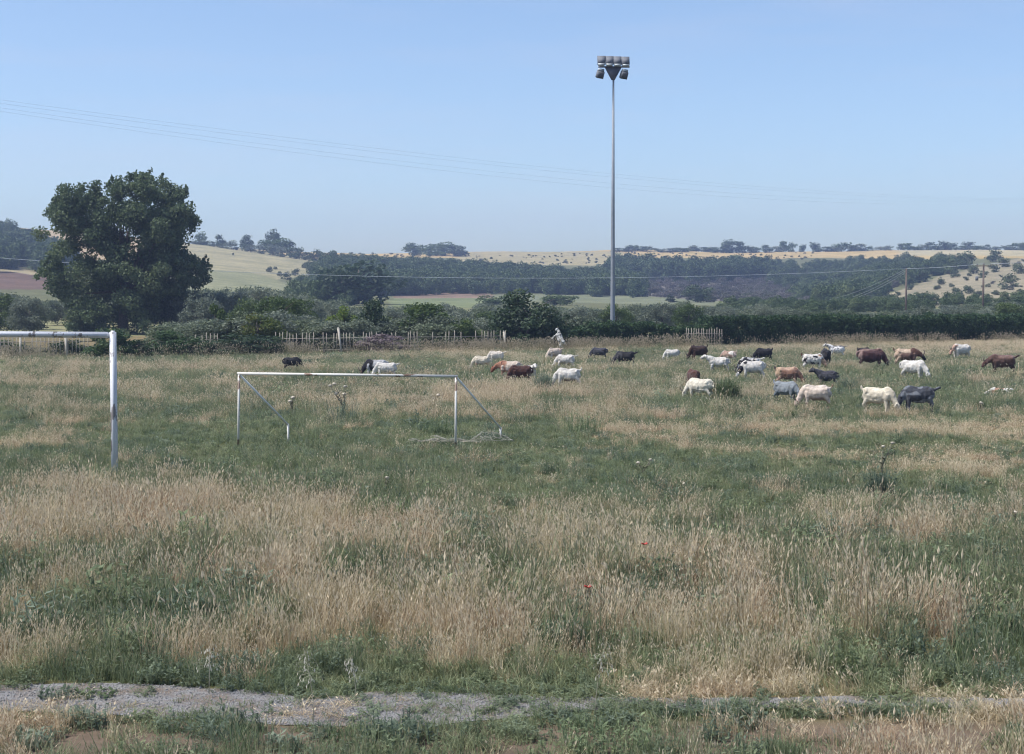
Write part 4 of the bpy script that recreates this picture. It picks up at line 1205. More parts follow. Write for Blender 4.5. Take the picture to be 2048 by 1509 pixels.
# hand list, left to right
goat(584, 744, 28, 20, 'graze', dict(body=BLACK, foot=(.05, .05, .05)), "small black goat grazing at far left in front of the fence", tail='down', seed=1)
goat(752, 757, 38, 178, 'graze', dict(body=LGREY, fore=BLACK, fore_x=.08, head=(.10, .06, .04), foot=BLACK), "grey goat with black forequarters grazing behind the small goal's crossbar", tail='down', seed=2)
goat(772, 760, 35, 188, 'graze', dict(body=WHITE), "white goat with raised tail behind the small goal's crossbar", tail='out', horns=False, seed=3)
goat(963, 741, 28, 185, 'graze', dict(body=CREAM, leg=TAN), "cream goat grazing, leftmost of the group left of the rearing goat", tail='down', seed=4)
goat(992, 730, 27, 200, 'graze', dict(body=(.66, .60, .52), leg=WHITE), "off-white goat with tail out, behind the leftmost cream goat", tail='out', horns=False, seed=5)
goat(1019, 760, 38, 183, 'low', dict(body=BEIGE, fore=(.36, .20, .14), fore_x=.12, belly=(.40, .27, .2), head=(.22, .085, .055), neck=(.30, .15, .10), leg=(.3, .18, .12)), "beige goat with rusty brown head beside the dark brown goat", tail='down', seed=6, hyaw=-.25)
goat(1041, 772, 40, 205, 'graze', dict(body=(.075, .036, .030), head=DBROWN, leg=CHAR, foot=CHAR), "dark reddish brown goat grazing in front of the beige goat", tail='down', seed=7)
goat(1060, 768, 36, -72, 'level', dict(body=WHITE, ear=(.62, .60, .58), head=WHITE), "white goat facing the camera beside the dark brown goat", horns=False, tail='down', seed=8)
goat(1116, 704.5, 45, 150, 'rear', dict(body=(.46, .47, .45), head=(.42, .45, .45), leg=(.34, .35, .34), spots=(.12, .12, .13), spot_t=.35), "grey white goat rearing up on its hind legs at the bush", tail='out', seed=9, size=.95, bulk=.82)
goat(1109, 724, 27, 215, 'graze', dict(body=BEIGE, rump=PINK, leg=WHITE), "small beige goat just below the rearing goat", horns=False, tail='out', seed=10)
goat(1131, 740, 31, 178, 'graze', dict(body=WHITE), "white goat with tail up, above another larger white goat", horns=False, tail='out', seed=11, walk=.5)
goat(1136, 780, 42, 180, 'graze', dict(body=WHITE, belly=(.16, .12, .13), belly_z=.40, spots=(.5, .48, .46), spot_t=.3), "large white goat with shaded belly, left of the floodlight mast", tail='up', seed=12, walk=.5, hyaw=.3)  # dark belly is shade under the body put into the coat colour
goat(1198, 723, 26, 182, 'graze', dict(body=CHAR, back=(.06, .06, .08)), "charcoal goat grazing just left of the floodlight mast", tail='down', seed=13)
goat(1250, 735, 32, 172, 'graze', dict(body=BLACK, fore=(.05, .05, .055)), "black goat with raised tail just right of the floodlight mast", tail='out', seed=14, bulk=.95)
goat(1344, 724, 22, 190, 'graze', dict(body=WHITE), "small white goat alone in front of the short fence section", horns=False, tail='down', seed=15)
goat(1397, 724, 32, 205, 'graze', dict(body=(.05, .028, .022), back=(.035, .022, .02), leg=BROWN), "dark brown goat with tail straight up, below the short fence section", tail='up', seed=16)
goat(1437, 750, 34, 180, 'level', dict(body=WHITE), "white goat with head level, left of the black and white goat", horns=False, tail='down', seed=17, walk=.6)
goat(1458, 727, 25, 155, 'graze', dict(body=(.36, .25, .2), rump=(.45, .36, .32), patch=WHITE, patch_t=.2), "tan goat with white patch behind the white goat", tail='up', seed=18)
goat(1527, 727, 30, 195, 'graze', dict(body=BLACK), "black goat behind the black and white goat", tail='up', seed=19)
goat(1500, 752, 35, 184, 'graze', dict(body=BLACK, patch=LGREY, patch_t=.15, rump=WHITE, rump_x=-.3, head=BLACK, spots=WHITE, spot_t=.2), "black and white pied goat partly hidden by a white goat", tail='out', seed=20)
goat(1505, 763, 39, 182, 'graze', dict(body=WHITE, neck=BLACK, head=(.6, .58, .56), tail=BLACK, spots=LGREY, spot_t=.38), "white goat with black neck grazing in front of the pied goat", tail='down', seed=21, walk=.4)
goat(1625, 745, 35, 2, 'graze', dict(body=WHITE, spots=BLACK, spot_t=.24, head=(.22, .12, .08), neck=(.42, .28, .2), tail=BROWN), "white goat with black spots and brown head grazing rightwards", tail='up', seed=22)
goat(1651, 737, 38, 85, 'graze', dict(body=BLACK), "black goat seen from behind beside the spotted goat", tail='down', seed=23)
goat(1673, 717, 26, 178, 'level', dict(body=(.62, .62, .62), back=(.06, .06, .065), back_z=.67, spots=CHAR, spot_t=.28, head=WHITE, tail=WHITE), "white goat with dark back and raised head near the hedge", tail='out', seed=24)
goat(1575, 775, 40, -8, 'graze', dict(body=(.20, .115, .085), back=(.40, .28, .21), back_z=.60, rump=TAN, leg=(.24, .13, .1), tail=DBROWN), "rusty brown goat with paler back and raised tail", tail='up', seed=25, walk=.3)
goat(1571, 806, 44, -42, 'graze', dict(body=BLUE, neck=(.23, .26, .285), head=CHAR, foot=CHAR, leg=(.15, .18, .21)), "bluish grey goat grazing towards the camera", tail='up', seed=26)
goat(1632, 820, 50, 178, 'graze', dict(body=BEIGE, back=(.60, .53, .46), belly=(.30, .23, .2), head=(.42, .33, .27), foot=(.12, .07, .055), tail=(.25, .17, .12)), "pale beige goat grazing leftwards beside the bluish grey goat", tail='up', seed=27, udder=True)
goat(1654, 776, 32, 172, 'level', dict(body=CHAR, back=(.05, .05, .065)), "dark grey goat partly hidden behind the pale beige goat", tail='down', seed=28)
goat(1386, 784, 44, 100, 'graze', dict(body=(.065, .034, .028), back=(.09, .04, .03), tail=DBROWN), "dark brown goat seen from behind, left of the green bush", tail='down', seed=29)
goat(1400, 803, 45, 150, 'graze', dict(body=(.58, .545, .46), tail=(.08, .05, .04), rump=(.62, .59, .5)), "cream long-haired goat seen from behind, left of the green bush", tail='down', seed=30, bulk=1.08)
goat(1727, 722, 26, 30, 'graze', dict(body=(.10, .075, .07), back=(.03, .022, .024)), "grey brown goat mostly hidden behind the big dark brown goat", tail='up', seed=31)
goat(1742, 741, 42, -4, 'graze', dict(body=(.065, .032, .034), rump=(.22, .15, .135), rump_x=-.28, back=(.26, .18, .15), back_z=.69, leg=DBROWN, head=BLACK), "big dark brown goat grazing rightwards near the hedge", tail='down', seed=32, bulk=1.1)
goat(1812, 737, 39, -2, 'low', dict(body=(.16, .10, .08), back=(.46, .36, .27), back_z=.55, rump=(.42, .32, .24), fore=(.10, .052, .04), fore_x=.1, head=BLACK, foot=DBROWN, tail=BROWN), "tan backed goat with black head right of the big dark brown goat", tail='up', seed=33)
goat(1826, 763, 42, -40, 'graze', dict(body=WHITE), "white goat grazing below the tan backed goat", horns=False, tail='down', seed=34)
goat(1922, 723, 34, 205, 'low', dict(body=WHITE, neck=(.42, .29, .22), head=(.40, .26, .19), leg=(.6, .55, .5)), "white goat with tan neck and head, farthest to the back at right", tail='down', seed=35, hyaw=.3)
goat(2005, 753, 42, 182, 'low', dict(body=(.105, .062, .052), back=(.17, .11, .095), head=(.07, .035, .03), leg=DBROWN, tail=DBROWN), "brown goat with lowered head near the right edge", tail='out', seed=36)
goat(1755, 828, 53, -32, 'graze', dict(body=CREAM, back=(.60, .555, .45)), "cream goat grazing with tail up, facing the dark grey goat", tail='up', horns=False, seed=37, udder=True)
goat(1836, 828, 54, 180, 'graze', dict(body=(.05, .055, .068), patch=(.16, .175, .20), patch_t=.0, leg=CHAR, head=CHAR), "mottled dark grey goat grazing leftwards, nearest at right", tail='out', seed=38)
goat(2003, 797, 34, 178, 'lie', dict(body=WHITE, patch=(.45, .28, .2), patch_t=.25), "white goat lying low in the grass near the right edge", horns=False, tail='down', seed=39)

def build_goats():
    raws = []
    for g in GOATS:
        seg, hinfo = goat_skeleton(g)
        mb = MB()
        for nme, P, rr in seg:
            # densify a little and round the ends
            mb.tube(P, rr, 12)
        me = mb.mesh("raw", True)
        o = bpy.data.objects.new("raw_goat", me); COL.objects.link(o)
        m1 = o.modifiers.new("r", 'REMESH'); m1.mode = 'VOXEL'; m1.voxel_size = .019
        m2 = o.modifiers.new("s", 'SMOOTH'); m2.factor = .5; m2.iterations = 2
        raws.append((g, o, seg, hinfo))
    bpy.context.view_layer.update()
    dg = bpy.context.evaluated_depsgraph_get()
    res = []
    for g, o, seg, hinfo in raws:
        me = bpy.data.meshes.new_from_object(o.evaluated_get(dg))
        res.append(me)
    for (g, o, seg, hinfo), me in zip(raws, res):
        old = o.data
        bpy.data.objects.remove(o); bpy.data.meshes.remove(old)
        n = len(me.vertices); V = np.empty(n * 3, np.float32); me.vertices.foreach_get("co", V); V = V.reshape(-1, 3).astype(float)
        C = coat_colors(V, seg, g)
        # shaggy coat relief
        nv = np.empty(n * 3, np.float32); me.vertices.foreach_get("normal", nv); nv = nv.reshape(-1, 3)
        dsp = np.array([mnoise.noise(Vector((v[0] * 16, v[1] * 16 + g['seed'], v[2] * 9))) for v in V]) * .014
        big = np.array([mnoise.noise(Vector((v[0] * 4, v[1] * 4 + g['seed'] * 2, v[2] * 4))) for v in V]) * .030 * (np.abs(V[:, 2]) > .4)
        V2 = V + nv * (dsp + big)[:, None]
        me.vertices.foreach_set("co", V2.astype(np.float32).ravel())
        me.polygons.foreach_set("use_smooth", np.ones(len(me.polygons), bool))
        fattr(me, "coat", C, 'FLOAT_COLOR'); me.name = "body"; me.materials.clear(); me.materials.append(M['coat'])
        p = at(g['px'], g['yb']); s_px = F_PX / p.y
        full = .80 if g['pose'] != 'rear' else 1.45
        sc = g['size'] or (g['ht'] / s_px) / .735
        sc = min(max(sc, .85), 1.3) if not g['size'] else sc
        e = empty("goat", (p.x, p.y, gzf(p.x, p.y) - .01), R(g['yaw'])); e.scale = (sc, sc, sc)
        tag(e, g['label'], "goat", "goats grazing in the meadow")
        link("body", me, None, e)
        if g['horns'] and g['pose'] != 'lie':
            px_, pz_, dx, dz, hd = hinfo
            for sd in (-1, 1):
                # horns leave the poll, up and back from the face
                ux, uz = -dz, dx
                b0 = (px_ + dx * .045 + ux * .05, pz_ + dz * .045 + uz * .05)
                b1 = (b0[0] + ux * .08 - dx * .02, b0[1] + uz * .08 - dz * .02)
                b2 = (b0[0] + ux * .13 - dx * .08, b0[1] + uz * .13 - dz * .08)
                b3 = (b0[0] + ux * .13 - dx * .15, b0[1] + uz * .13 - dz * .15)
                P = [hd(b0[0], b0[1], sd * .022), hd(b1[0], b1[1], sd * .035), hd(b2[0], b2[1], sd * .055), hd(b3[0], b3[1], sd * .075)]
                if g['pose'] == 'rear':
                    q0 = (-.28 + .62 * math.cos(R(60)) - .10 * math.sin(R(60)), 0, .60 + .62 * math.sin(R(60)) + .10 * math.cos(R(60)))
                    P = [(q0[0] + (p_[0] - .34) * .85 - .06, p_[1], q0[2] + (p_[2] - .62) * .8) for p_ in P]
                mb = MB(); mb.tube(P, [.020, .017, .012, .005], 7)
                link("horn", mb.mesh("horn", True), M['horn'], e)
build_goats()

# ------------------------------------------------------------------ grasses
def blades(n, h0, h1, spread, wdt, bend, r, head=0.0, segs=2, lean=.25, headlen=.07, headw=.012):
    """one tuft: n tapering blades, some carrying a seed head -> V, Q, T, v, hd"""
    V = []; Q = []; T = []; vv = []; hh = []; k = 0
    for i in range(n):
        a = r.uniform(0, 6.28); q = spread * math.sqrt(r.random())
        p = np.array([math.cos(a) * q, math.sin(a) * q, -.02]); az = r.uniform(0, 6.28)
        d = np.array([math.cos(az), math.sin(az), 0]); h = r.uniform(h0, h1); ln = r.normal() * lean; bd = bend * r.uniform(.3, 1.3)
        sdv = np.array([-d[1], d[0], 0]) if r.random() < .5 else np.array([math.cos(az + 1), math.sin(az + 1), 0])
        w_ = wdt * r.uniform(.7, 1.3); c = r.random()
        for s_ in range(segs + 1):
            t_ = s_ / segs
            pos = p + d * (ln * h * t_ + bd * h * t_ * t_) + np.array([0, 0, h * (t_ - .25 * bd * t_ * t_)])
            ww = w_ * (1 - t_ * .75)
            V += [pos - sdv * ww / 2, pos + sdv * ww / 2]; vv += [c, c]; hh += [0, 0]
        for s_ in range(segs):
            b = k + s_ * 2; Q.append((b, b + 1, b + 3, b + 2))
        k += (segs + 1) * 2
        if r.random() < head:
            tip = pos; hl = headlen * r.uniform(.7, 1.4); hw = headw * r.uniform(.7, 1.3)
            dirh = np.array([d[0] * (ln + bd), d[1] * (ln + bd), .9]); dirh /= np.linalg.norm(dirh)
            for s2 in (sdv, d):
                V += [tip - dirh * hl * .3, tip + s2 * hw + dirh * hl * .15, tip + dirh * hl * .8, tip - s2 * hw + dirh * hl * .15]
                Q.append((k, k + 1, k + 2, k + 3)); vv += [c] * 4; hh += [1] * 4; k += 4
    return np.array(V), Q, vv, hh

def tuft_mesh(name, mat, *parts):
    V = []; Q = []; v = []; h = []; n = 0
    for a, q, c, d in parts:
        V.append(a); Q.append(np.array(q) + n); v += c; h += d; n += len(a)
    me = mesh_np(name, np.vstack(V), np.vstack(Q)); fattr(me, "v", v); fattr(me, "hd", h); me.materials.append(mat)
    return me

def forb(n, h, r, leaf=.06, spread=.16):
    """leafy weed: stems with pairs of leaves"""
    V = []; Q = []; v = []; hh = []; k = 0
    for i in range(n):
        a = r.uniform(0, 6.28); q = spread * math.sqrt(r.random()); az = r.uniform(0, 6.28); L = h * r.uniform(.5, 1); ln = r.uniform(.05, .5)
        p = np.array([math.cos(a) * q, math.sin(a) * q, 0]); d = np.array([math.cos(az), math.sin(az), 0]); c = r.random()
        for j in range(6):
            t_ = (j + .5) / 6; pos = p + d * ln * L * t_ + np.array([0, 0, L * t_])
            la = r.uniform(0, 6.28); ld = np.array([math.cos(la), math.sin(la), r.uniform(-.1, .8)]); ld /= np.linalg.norm(ld)
            sd = np.cross(ld, [0, 0, 1.]); sd /= np.linalg.norm(sd) + 1e-6; s_ = leaf * r.uniform(.6, 1.3)
            V += [pos, pos + ld * s_ * .5 + sd * s_ * .2, pos + ld * s_, pos + ld * s_ * .5 - sd * s_ * .2]; Q.append((k, k + 1, k + 2, k + 3)); v += [c] * 4; hh += [0] * 4; k += 4
        sd = np.array([-d[1], d[0], 0]) * .003
        top = p + d * ln * L + np.array([0, 0, L])
        V += [p - sd, p + sd, top + sd, top - sd]; Q.append((k, k + 1, k + 2, k + 3)); v += [c] * 4; hh += [0] * 4; k += 4
    return np.array(V), Q, v, hh

def grass_material(name, pal_a, pal_b, headc, transl=.42):
    m, t, b = mat_new(name)
    v = attr(t, "v").outputs["Fac"]; hd = attr(t, "hd").outputs["Fac"]
    oi = t.nodes.new("ShaderNodeObjectInfo").outputs["Random"]
    f = math_n(t, 'ADD', math_n(t, 'MULTIPLY', v, .55), math_n(t, 'MULTIPLY', oi, .45))
    ti = attr(t, "tint", 'INSTANCER').outputs["Fac"]
    c = mixc(t, ti, ramp(t, pal_a, f).outputs[0], ramp(t, pal_b, f).outputs[0])
    c = mixc(t, hd, c, headc)
    t.links.new(c, b.inputs["Base Color"]); b.inputs["Roughness"].default_value = .7; b.inputs["Specular IOR Level"].default_value = .2
    tr = t.nodes.new("ShaderNodeBsdfTranslucent"); t.links.new(c, tr.inputs[0])
    mx = t.nodes.new("ShaderNodeMixShader"); mx.inputs[0].default_value = transl
    t.links.new(b.outputs[0], mx.inputs[1]); t.links.new(tr.outputs[0], mx.inputs[2]); t.links.new(mx.outputs[0], t.nodes["Material Output"].inputs[0])
    return m
M['dry'] = grass_material('dry_grass', [(0, (.20, .135, .085)), (.45, (.47, .355, .235)), (1, (.74, .63, .46))], [(0, (.22, .18, .10)), (.45, (.49, .42, .27)), (1, (.76, .70, .52))], (.70, .61, .45))
M['fresh'] = grass_material('green_grass', [(0, (.060, .092, .048)), (.6, (.165, .215, .115)), (1, (.30, .36, .20))], [(0, (.105, .13, .062)), (.6, (.25, .28, .155)), (1, (.47, .48, .30))], (.34, .33, .21))
M['weed'] = grass_material('grey_green_weed', [(0, (.068, .10, .066)), (.6, (.16, .205, .145)), (1, (.28, .33, .245))], [(0, (.095, .13, .062)), (1, (.28, .33, .18))], (.3, .3, .2))
M['tallgrass'] = grass_material('fence_grass', [(0, (.20, .17, .10)), (.5, (.32, .27, .17)), (1, (.44, .38, .26))], [(0, (.14, .15, .08)), (1, (.26, .26, .14))], (.48, .42, .31))
M['oat'] = grass_material('wild_oat', [(0, (.40, .38, .30)), (1, (.56, .53, .43))], [(0, (.36, .36, .28)), (1, (.5, .5, .4))], (.60, .57, .48))

def meadow():
    r = np.random.default_rng(99)
    rr = np.random.default_rng(5)
    # sample ground points, denser near the camera
    def sample(y0, y1, dens, margin=.40):
        area = margin * 2 * (y1 ** 2 - y0 ** 2) / 2 
        n = int(area * dens)
        Y = np.sqrt(r.uniform(y0 ** 2, y1 ** 2, n)); X = r.uniform(-margin, margin, n) * Y
        return X, Y
    XS, YS = [], []
    for (a, b, d, m_) in ((9.3, 13, 135, .45), (13, 20, 80, .42), (20, 32, 46, .40), (32, 55, 30, .39), (55, 118, 15, .39)):
        x, y = sample(a, b, d, m_); XS.append(x); YS.append(y)
    X = np.concatenate(XS); Y = np.concatenate(YS)
    # stop at the boundary line
    u0 = CX + F_PX * X / Y
    keep = Y < (79 + 27 * 34 / 65.5) + (34 / 65.5) * X + .6
    u, v = proj(X, Y, 0 * X)
    pt = np.interp(u, *PATH_T) + (fbm(X, Y, .5, 71) - .5) * 26; pb = np.interp(u, *PATH_B) + (fbm(X, Y, .5, 73) - .5) * 30
    onpath = (v > pt) & (v < pb)
    thin = np.interp(u, [0, 900, 1100, 1300, 2048], [.13, .2, .45, .7, .7]) * (.3 + 1.6 * (fbm(X, Y, .7, 141) > .52))
    keep &= ~onpath | (r.random(len(X)) < thin)
    X, Y, u, v, onp = X[keep], Y[keep], u[keep], v[keep], onpath[keep]
    d = dryness(X, Y); n = len(X)
    bottom = v > 1438
    sm = np.clip((.55 * vnoise(X, Y, .42, 151) + .45 * vnoise(X, Y, 1.1, 153) - .5) * 1.7 + .5, 0, 1)
    isdry = (.50 * sm + .50 * r.random(n)) < np.clip((d - .45) * 1.15 + .425 - .04 * (Y > 30), .10, .76)
    # bare soil thins the near verge
    bare = bottom & (fbm(X, Y, .55, 81) < np.where(u > 950, .54, .51))
    kp = ~bare | (r.random(n) < .22)
    X, Y, u, v, d, isdry, onp, bottom = [q[kp] for q in (X, Y, u, v, d, isdry, onp, bottom)]; n = len(X)
    Z = gz(X, Y)
    # height of the sward: tall in front, grazed short in the middle
    vw = v + (fbm(X, Y, .9, 133) - .5) * np.interp(Y, [9, 20, 40], [90, 60, 15])
    hmap = np.interp(vw, [680, 700, 730, 780, 830, 860, 920, 980, 1050, 1200, 1300, 1345, 1370, 1390, 1430, 1470, 1509, 1700], [.46, .46, .58, .60, .52, .38, .44, .62, .70, .74, .66, .46, .30, .20, .20, .34, .44, .5])
    hmap = hmap * (.45 + .65 * fbm(X, Y, 1.5, 91) + .55 * fbm(X, Y, .45, 93))
    hmap = np.where((u > 950) & (v < 1150) & (v > 900), hmap * np.interp(v, [900, 1000, 1150], [.8, .68, 1.0]), hmap)
    goatzone = (u > 1500) & (v > 820) & (v < 940); hmap = np.where(goatzone, hmap * .8, hmap)
    hmap = np.where(onp, .16, hmap)
    dryb = [tuft_mesh(f"dry_tuft{i}", M['dry'], blades(20, .24, .58, .12, .0085, .30, rr, .6, 2, .20, .058, .0072)) for i in range(4)]
    dryb += [tuft_mesh(f"dry_low{i}", M['dry'], blades(28, .12, .36, .14, .010, .6, rr, .15, 2, .40)) for i in range(3)]
    grn = [tuft_mesh(f"green_tuft{i}", M['fresh'], blades(30, .12, .34, .14, .011, .6, rr, 0, 2, .35)) for i in range(4)]
    grn += [tuft_mesh(f"green_stalk{i}", M['fresh'], blades(20, .22, .48, .12, .009, .35, rr, .3, 2, .22, .055, .008)) for i in range(2)]
    wd = [tuft_mesh(f"weed{i}", M['weed'], forb(16, .28, rr)) for i in range(4)]
    kind = np.where(isdry, 0, np.where(r.random(n) < np.where(bottom, .18, .24), 2, 1))
    rot = np.stack([r.normal(size=n) * .08, r.normal(size=n) * .08, r.uniform(0, 6.28, n)], 1)
    lodge = np.clip((fbm(X, Y, 1.1, 161) - .48) * 3.2, 0, 1) * .62; la = fbm(X, Y, 2.0, 163) * 12.0
    rot[:, 0] += lodge * np.cos(la) * np.cos(rot[:, 2] * 0) ; rot[:, 1] += lodge * np.sin(la)
    fat = np.interp(Y, [10, 20, 40, 60, 115], [1.0, 1.15, 1.5, 2.1, 3.0])   # looser, wider tufts far off
    hs = hmap * r.uniform(.5, 1.3, n) * np.where(r.random(n) < .04, 1.5, 1.0)
    tint = np.clip((fbm(X, Y, .9, 61) - .5) * 3.0 + .5 + r.normal(size=n) * .15, 0, 1)
    for kd, protos, nm, lab, cat in ((0, dryb, "dry_grass", "dry straw coloured grass standing all over the meadow", "grass"), (1, grn, "green_grass", "green grass growing between the dry stalks of the meadow", "grass"), (2, wd, "leafy_weeds", "low grey green leafy weeds scattered in the meadow", "weeds")):
        m_ = kind == kd
        hh = hs[m_]
        idx = r.integers(0, len(protos), m_.sum())
        if kd == 0: idx = np.where(hh < .32, 4 + idx % 3, idx % 4); hh = np.where(hh < .32, hh * 1.5, hh)
        if kd == 1: idx = np.where((hh > .5) & (r.random(len(hh)) < .7), 4 + idx % 2, idx % 4); hh = np.maximum(hh * 1.15, .22)
        if kd == 2: hh = np.maximum(hh * 1.25, .22)
        sc = np.stack([np.maximum(hh, .6) * fat[m_], np.maximum(hh, .6) * fat[m_], hh], 1)
        P = np.stack([X[m_], Y[m_], Z[m_] - .005], 1)
        scatter(nm, P, rot[m_], sc, idx, tint[m_], protos, lab, cat)
        print(nm, m_.sum())
    # tall grass with pale heads along the boundary
    A = line_pt(-60); B = line_pt(2110); L = (B - A).length
    k = 7000
    t_ = r.random(k) * L; off = -np.abs(r.normal(size=k)) * 1.8 + .3
    P = np.array([tuple(A)]) + t_[:, None] * np.array([tuple(LINE_D)]) + off[:, None] * np.array([tuple(LINE_N)])
    uu = CX + F_PX * P[:, 0] / P[:, 1]
    dens = vnoise(t_, 0 * t_, 3.0, 44)
    kp = r.random(k) < np.clip(dens * 1.6 - .45, .06, .8) * np.where(uu > 1440, .38, .8)
    P = P[kp]; uu = uu[kp]; k = len(P)
    P[:, 2] = gz(P[:, 0], P[:, 1])
    tg = [tuft_mesh(f"tall_tuft{i}", M['tallgrass'], blades(10, .40, 1.0, .18, .010, .22, rr, .85, 2, .16, .10, .020)) for i in range(4)]
    sc = r.uniform(.5, 1.0, k) * np.where((uu > 1270) & (uu < 1420), 1.15, 1)
    ro = np.stack([r.normal(size=k) * .08, r.normal(size=k) * .08, r.uniform(0, 6.28, k)], 1)
    scatter("tall_grass", P, ro, np.stack([sc * 1.1, sc * 1.1, sc], 1), r.integers(0, 4, k), np.clip(r.normal(size=k) * .3 + .3, 0, 1), tg, "tall pale seeding grass along the foot of fence and hedge", "grass")
    # gravel
    k = 9000
    u = r.uniform(-200, 1500, k); tt = r.random(k)
    vv = np.interp(u, *PATH_T) * (1 - tt) + np.interp(u, *PATH_B) * tt
    P = np.array([tuple(at(a, b)) for a, b in zip(u, vv)]); P[:, 2] = .008
    st = []
    gm = simple_mat('gravel_stone', (.31, .305, .295), (.18, .175, .165), 30, .9)
    for i in range(4):
        bm = bmesh.new(); bmesh.ops.create_icosphere(bm, subdivisions=1, radius=.011)
        for v_ in bm.verts: v_.co *= random.uniform(.7, 1.25); v_.co.z *= .65
        me = bpy.data.meshes.new("stone"); bm.to_mesh(me); bm.free(); me.materials.append(gm); st.append(me)
    s = r.uniform(.3, 1.05, k) ** 1.6
    scatter("gravel", P, r.uniform(0, 6.28, (k, 3)), np.stack([s] * 3, 1), r.integers(0, 4, k), r.random(k), st, "loose grey gravel on the track in the foreground", "gravel")
meadow()

# ------------------------------------------------------------------ single plants in the meadow
def spray_bush(px, yb, wpx, hpx, mat, label, n=420, seed=0):
    r = np.random.default_rng(seed); p = at(px, yb); s = p.y / F_PX
    V, Q, v, h = blades(n, hpx * s * .5, hpx * s * 1.05, wpx * s * .28, .02, .5, r, 0, 2, .35)
    o = empty("field_shrub", (p.x, p.y, gzf(p.x, p.y)))
    me = tuft_mesh("stems", M[mat], (V, Q, v, h)); link("stems", me, None, o)
    V, Q, v, h = forb(int(n * .5), hpx * s * .95, r, .09, wpx * s * .40)
    link("leaves", tuft_mesh("leaves", M[mat], (V, Q, v, h)), None, o)
    tag(o, label, "shrub")
spray_bush(1455, 804, 66, 54, 'fresh', "bright green upright bush right of the cream goat", 420, 1)
spray_bush(1088, 785, 48, 42, 'weed', "grey green leafy bush left of the large white goat", 300, 2)
spray_bush(1700, 785, 60, 34, 'weed', "loose green weed clump right of the dark grey goat", 110, 3)
spray_bush(872, 872, 95, 40, 'fresh', "pale green bush behind the small goal's right post", 70, 4)
spray_bush(1165, 868, 110, 52, 'fresh', "light green spreading clump in the middle of the meadow", 80, 5)
spray_bush(686, 845, 80, 55, 'weed', "dark thistle clump in the middle of the small goal", 45, 6)
spray_bush(1760, 1000, 60, 70, 'weed', "green leafy clump at the foot of the tall thistle", 130, 7)

M['stem'] = simple_mat('thistle_stem', (.10, .10, .07), (.14, .13, .09), 10, .8)
M['thead'] = simple_mat('thistle_head', (.52, .48, .40), (.34, .29, .22), 30, .9)
def thistle(px, yb, heads, label):
    p = at(px, yb); s = p.y / F_PX
    o = empty("thistle", (p.x, p.y, gzf(p.x, p.y))); tag(o, label, "thistle", "thistles in the meadow")
    mb = MB(); r = random.Random(int(px)); q_ = 1.0 if yb > 900 else .45
    r2 = np.random.default_rng(int(px))
    for k, (hx, hy) in enumerate(heads):
        q = atY(hx, hy, p.y) - Vector((p.x, p.y, o.location.z)); q.y = r.uniform(-.1, .1)
        mid = Vector((q.x * .35 + r.uniform(-.02, .02), q.y * .3, q.z * .55))
        b0 = Vector((0, 0, -.05)) if k == 0 else Vector((0, 0, q.z * .35))
        mb.tube([tuple(b0), tuple(mid), tuple(q)], [max(.011, q_ * 1.5 * s), max(.008, q_ * 1.2 * s), max(.006, q_ * .8 * s)], 5)
        for j in range(9):
            t_ = r.uniform(.05, .8); c = b0.lerp(q, t_); a = r.uniform(0, 6.28); L = r.uniform(.05, .14)
            d = Vector((math.cos(a), math.sin(a), .5)) * L; n_ = Vector((-math.sin(a), math.cos(a), 0)) * L * .18
            mb.add([tuple(c), tuple(c + d * .5 + n_), tuple(c + d), tuple(c + d * .5 - n_)], [(0, 1, 2, 3)])
        hm = MB(); rr_ = 4.2 * s
        hm.tube([(0, 0, -rr_ * .7), (0, 0, -rr_ * .2), (0, 0, rr_ * .25), (0, 0, rr_ * .6)], [rr_ * .35, rr_ * .9, rr_ * 1.0, rr_ * .6], 8)
        for j in range(9):
            a = j * .7; hm.add([(math.cos(a) * rr_ * .8, math.sin(a) * rr_ * .8, 0), (math.cos(a) * rr_ * 1.35, math.sin(a) * rr_ * 1.35, rr_ * .35), (math.cos(a + .4) * rr_ * .8, math.sin(a + .4) * rr_ * .8, .1 * rr_)], (), [(0, 1, 2)])
        c = link("flower_head", hm.mesh("flower_head", True), M['thead'], o); c.location = q; c.rotation_euler = (r.uniform(-.3, .3), r.uniform(-.3, .3), 0)
    link("stem", mb.mesh("stem"), M['stem'], o)
thistle(1762, 965, [(1765, 893), (1784, 886)], "tall thistle with two pale heads right of centre in the meadow")
thistle(1960, 826, [(1961, 806)], "single dark thistle below the lying white goat")
thistle(775, 990, [(774, 956)], "thistle with one pale head below the middle of the small goal")
thistle(586, 830, [(585, 796), (580, 803)], "thistle inside the small goal near its left brace")
thistle(688, 835, [(668, 769), (690, 774), (672, 788), (688, 789), (661, 772)], "many headed thistle rising from the dark clump inside the small goal")
thistle(876, 810, [(876, 791)], "dark headed thistle left of the small goal's right post")
thistle(1288, 955, [(1277, 927), (1301, 920)], "thistle with two heads in the green band below the green bush")
thistle(1538, 1150, [(1537, 1115)], "thistle with one whitish head in the dry grass right of centre")
thistle(2030, 1060, [(2029, 1024)], "thistle with pale head at the right picture edge")
thistle(1366, 978, [(1368, 968)], "low thistle in the middle of the meadow right of the two headed one")

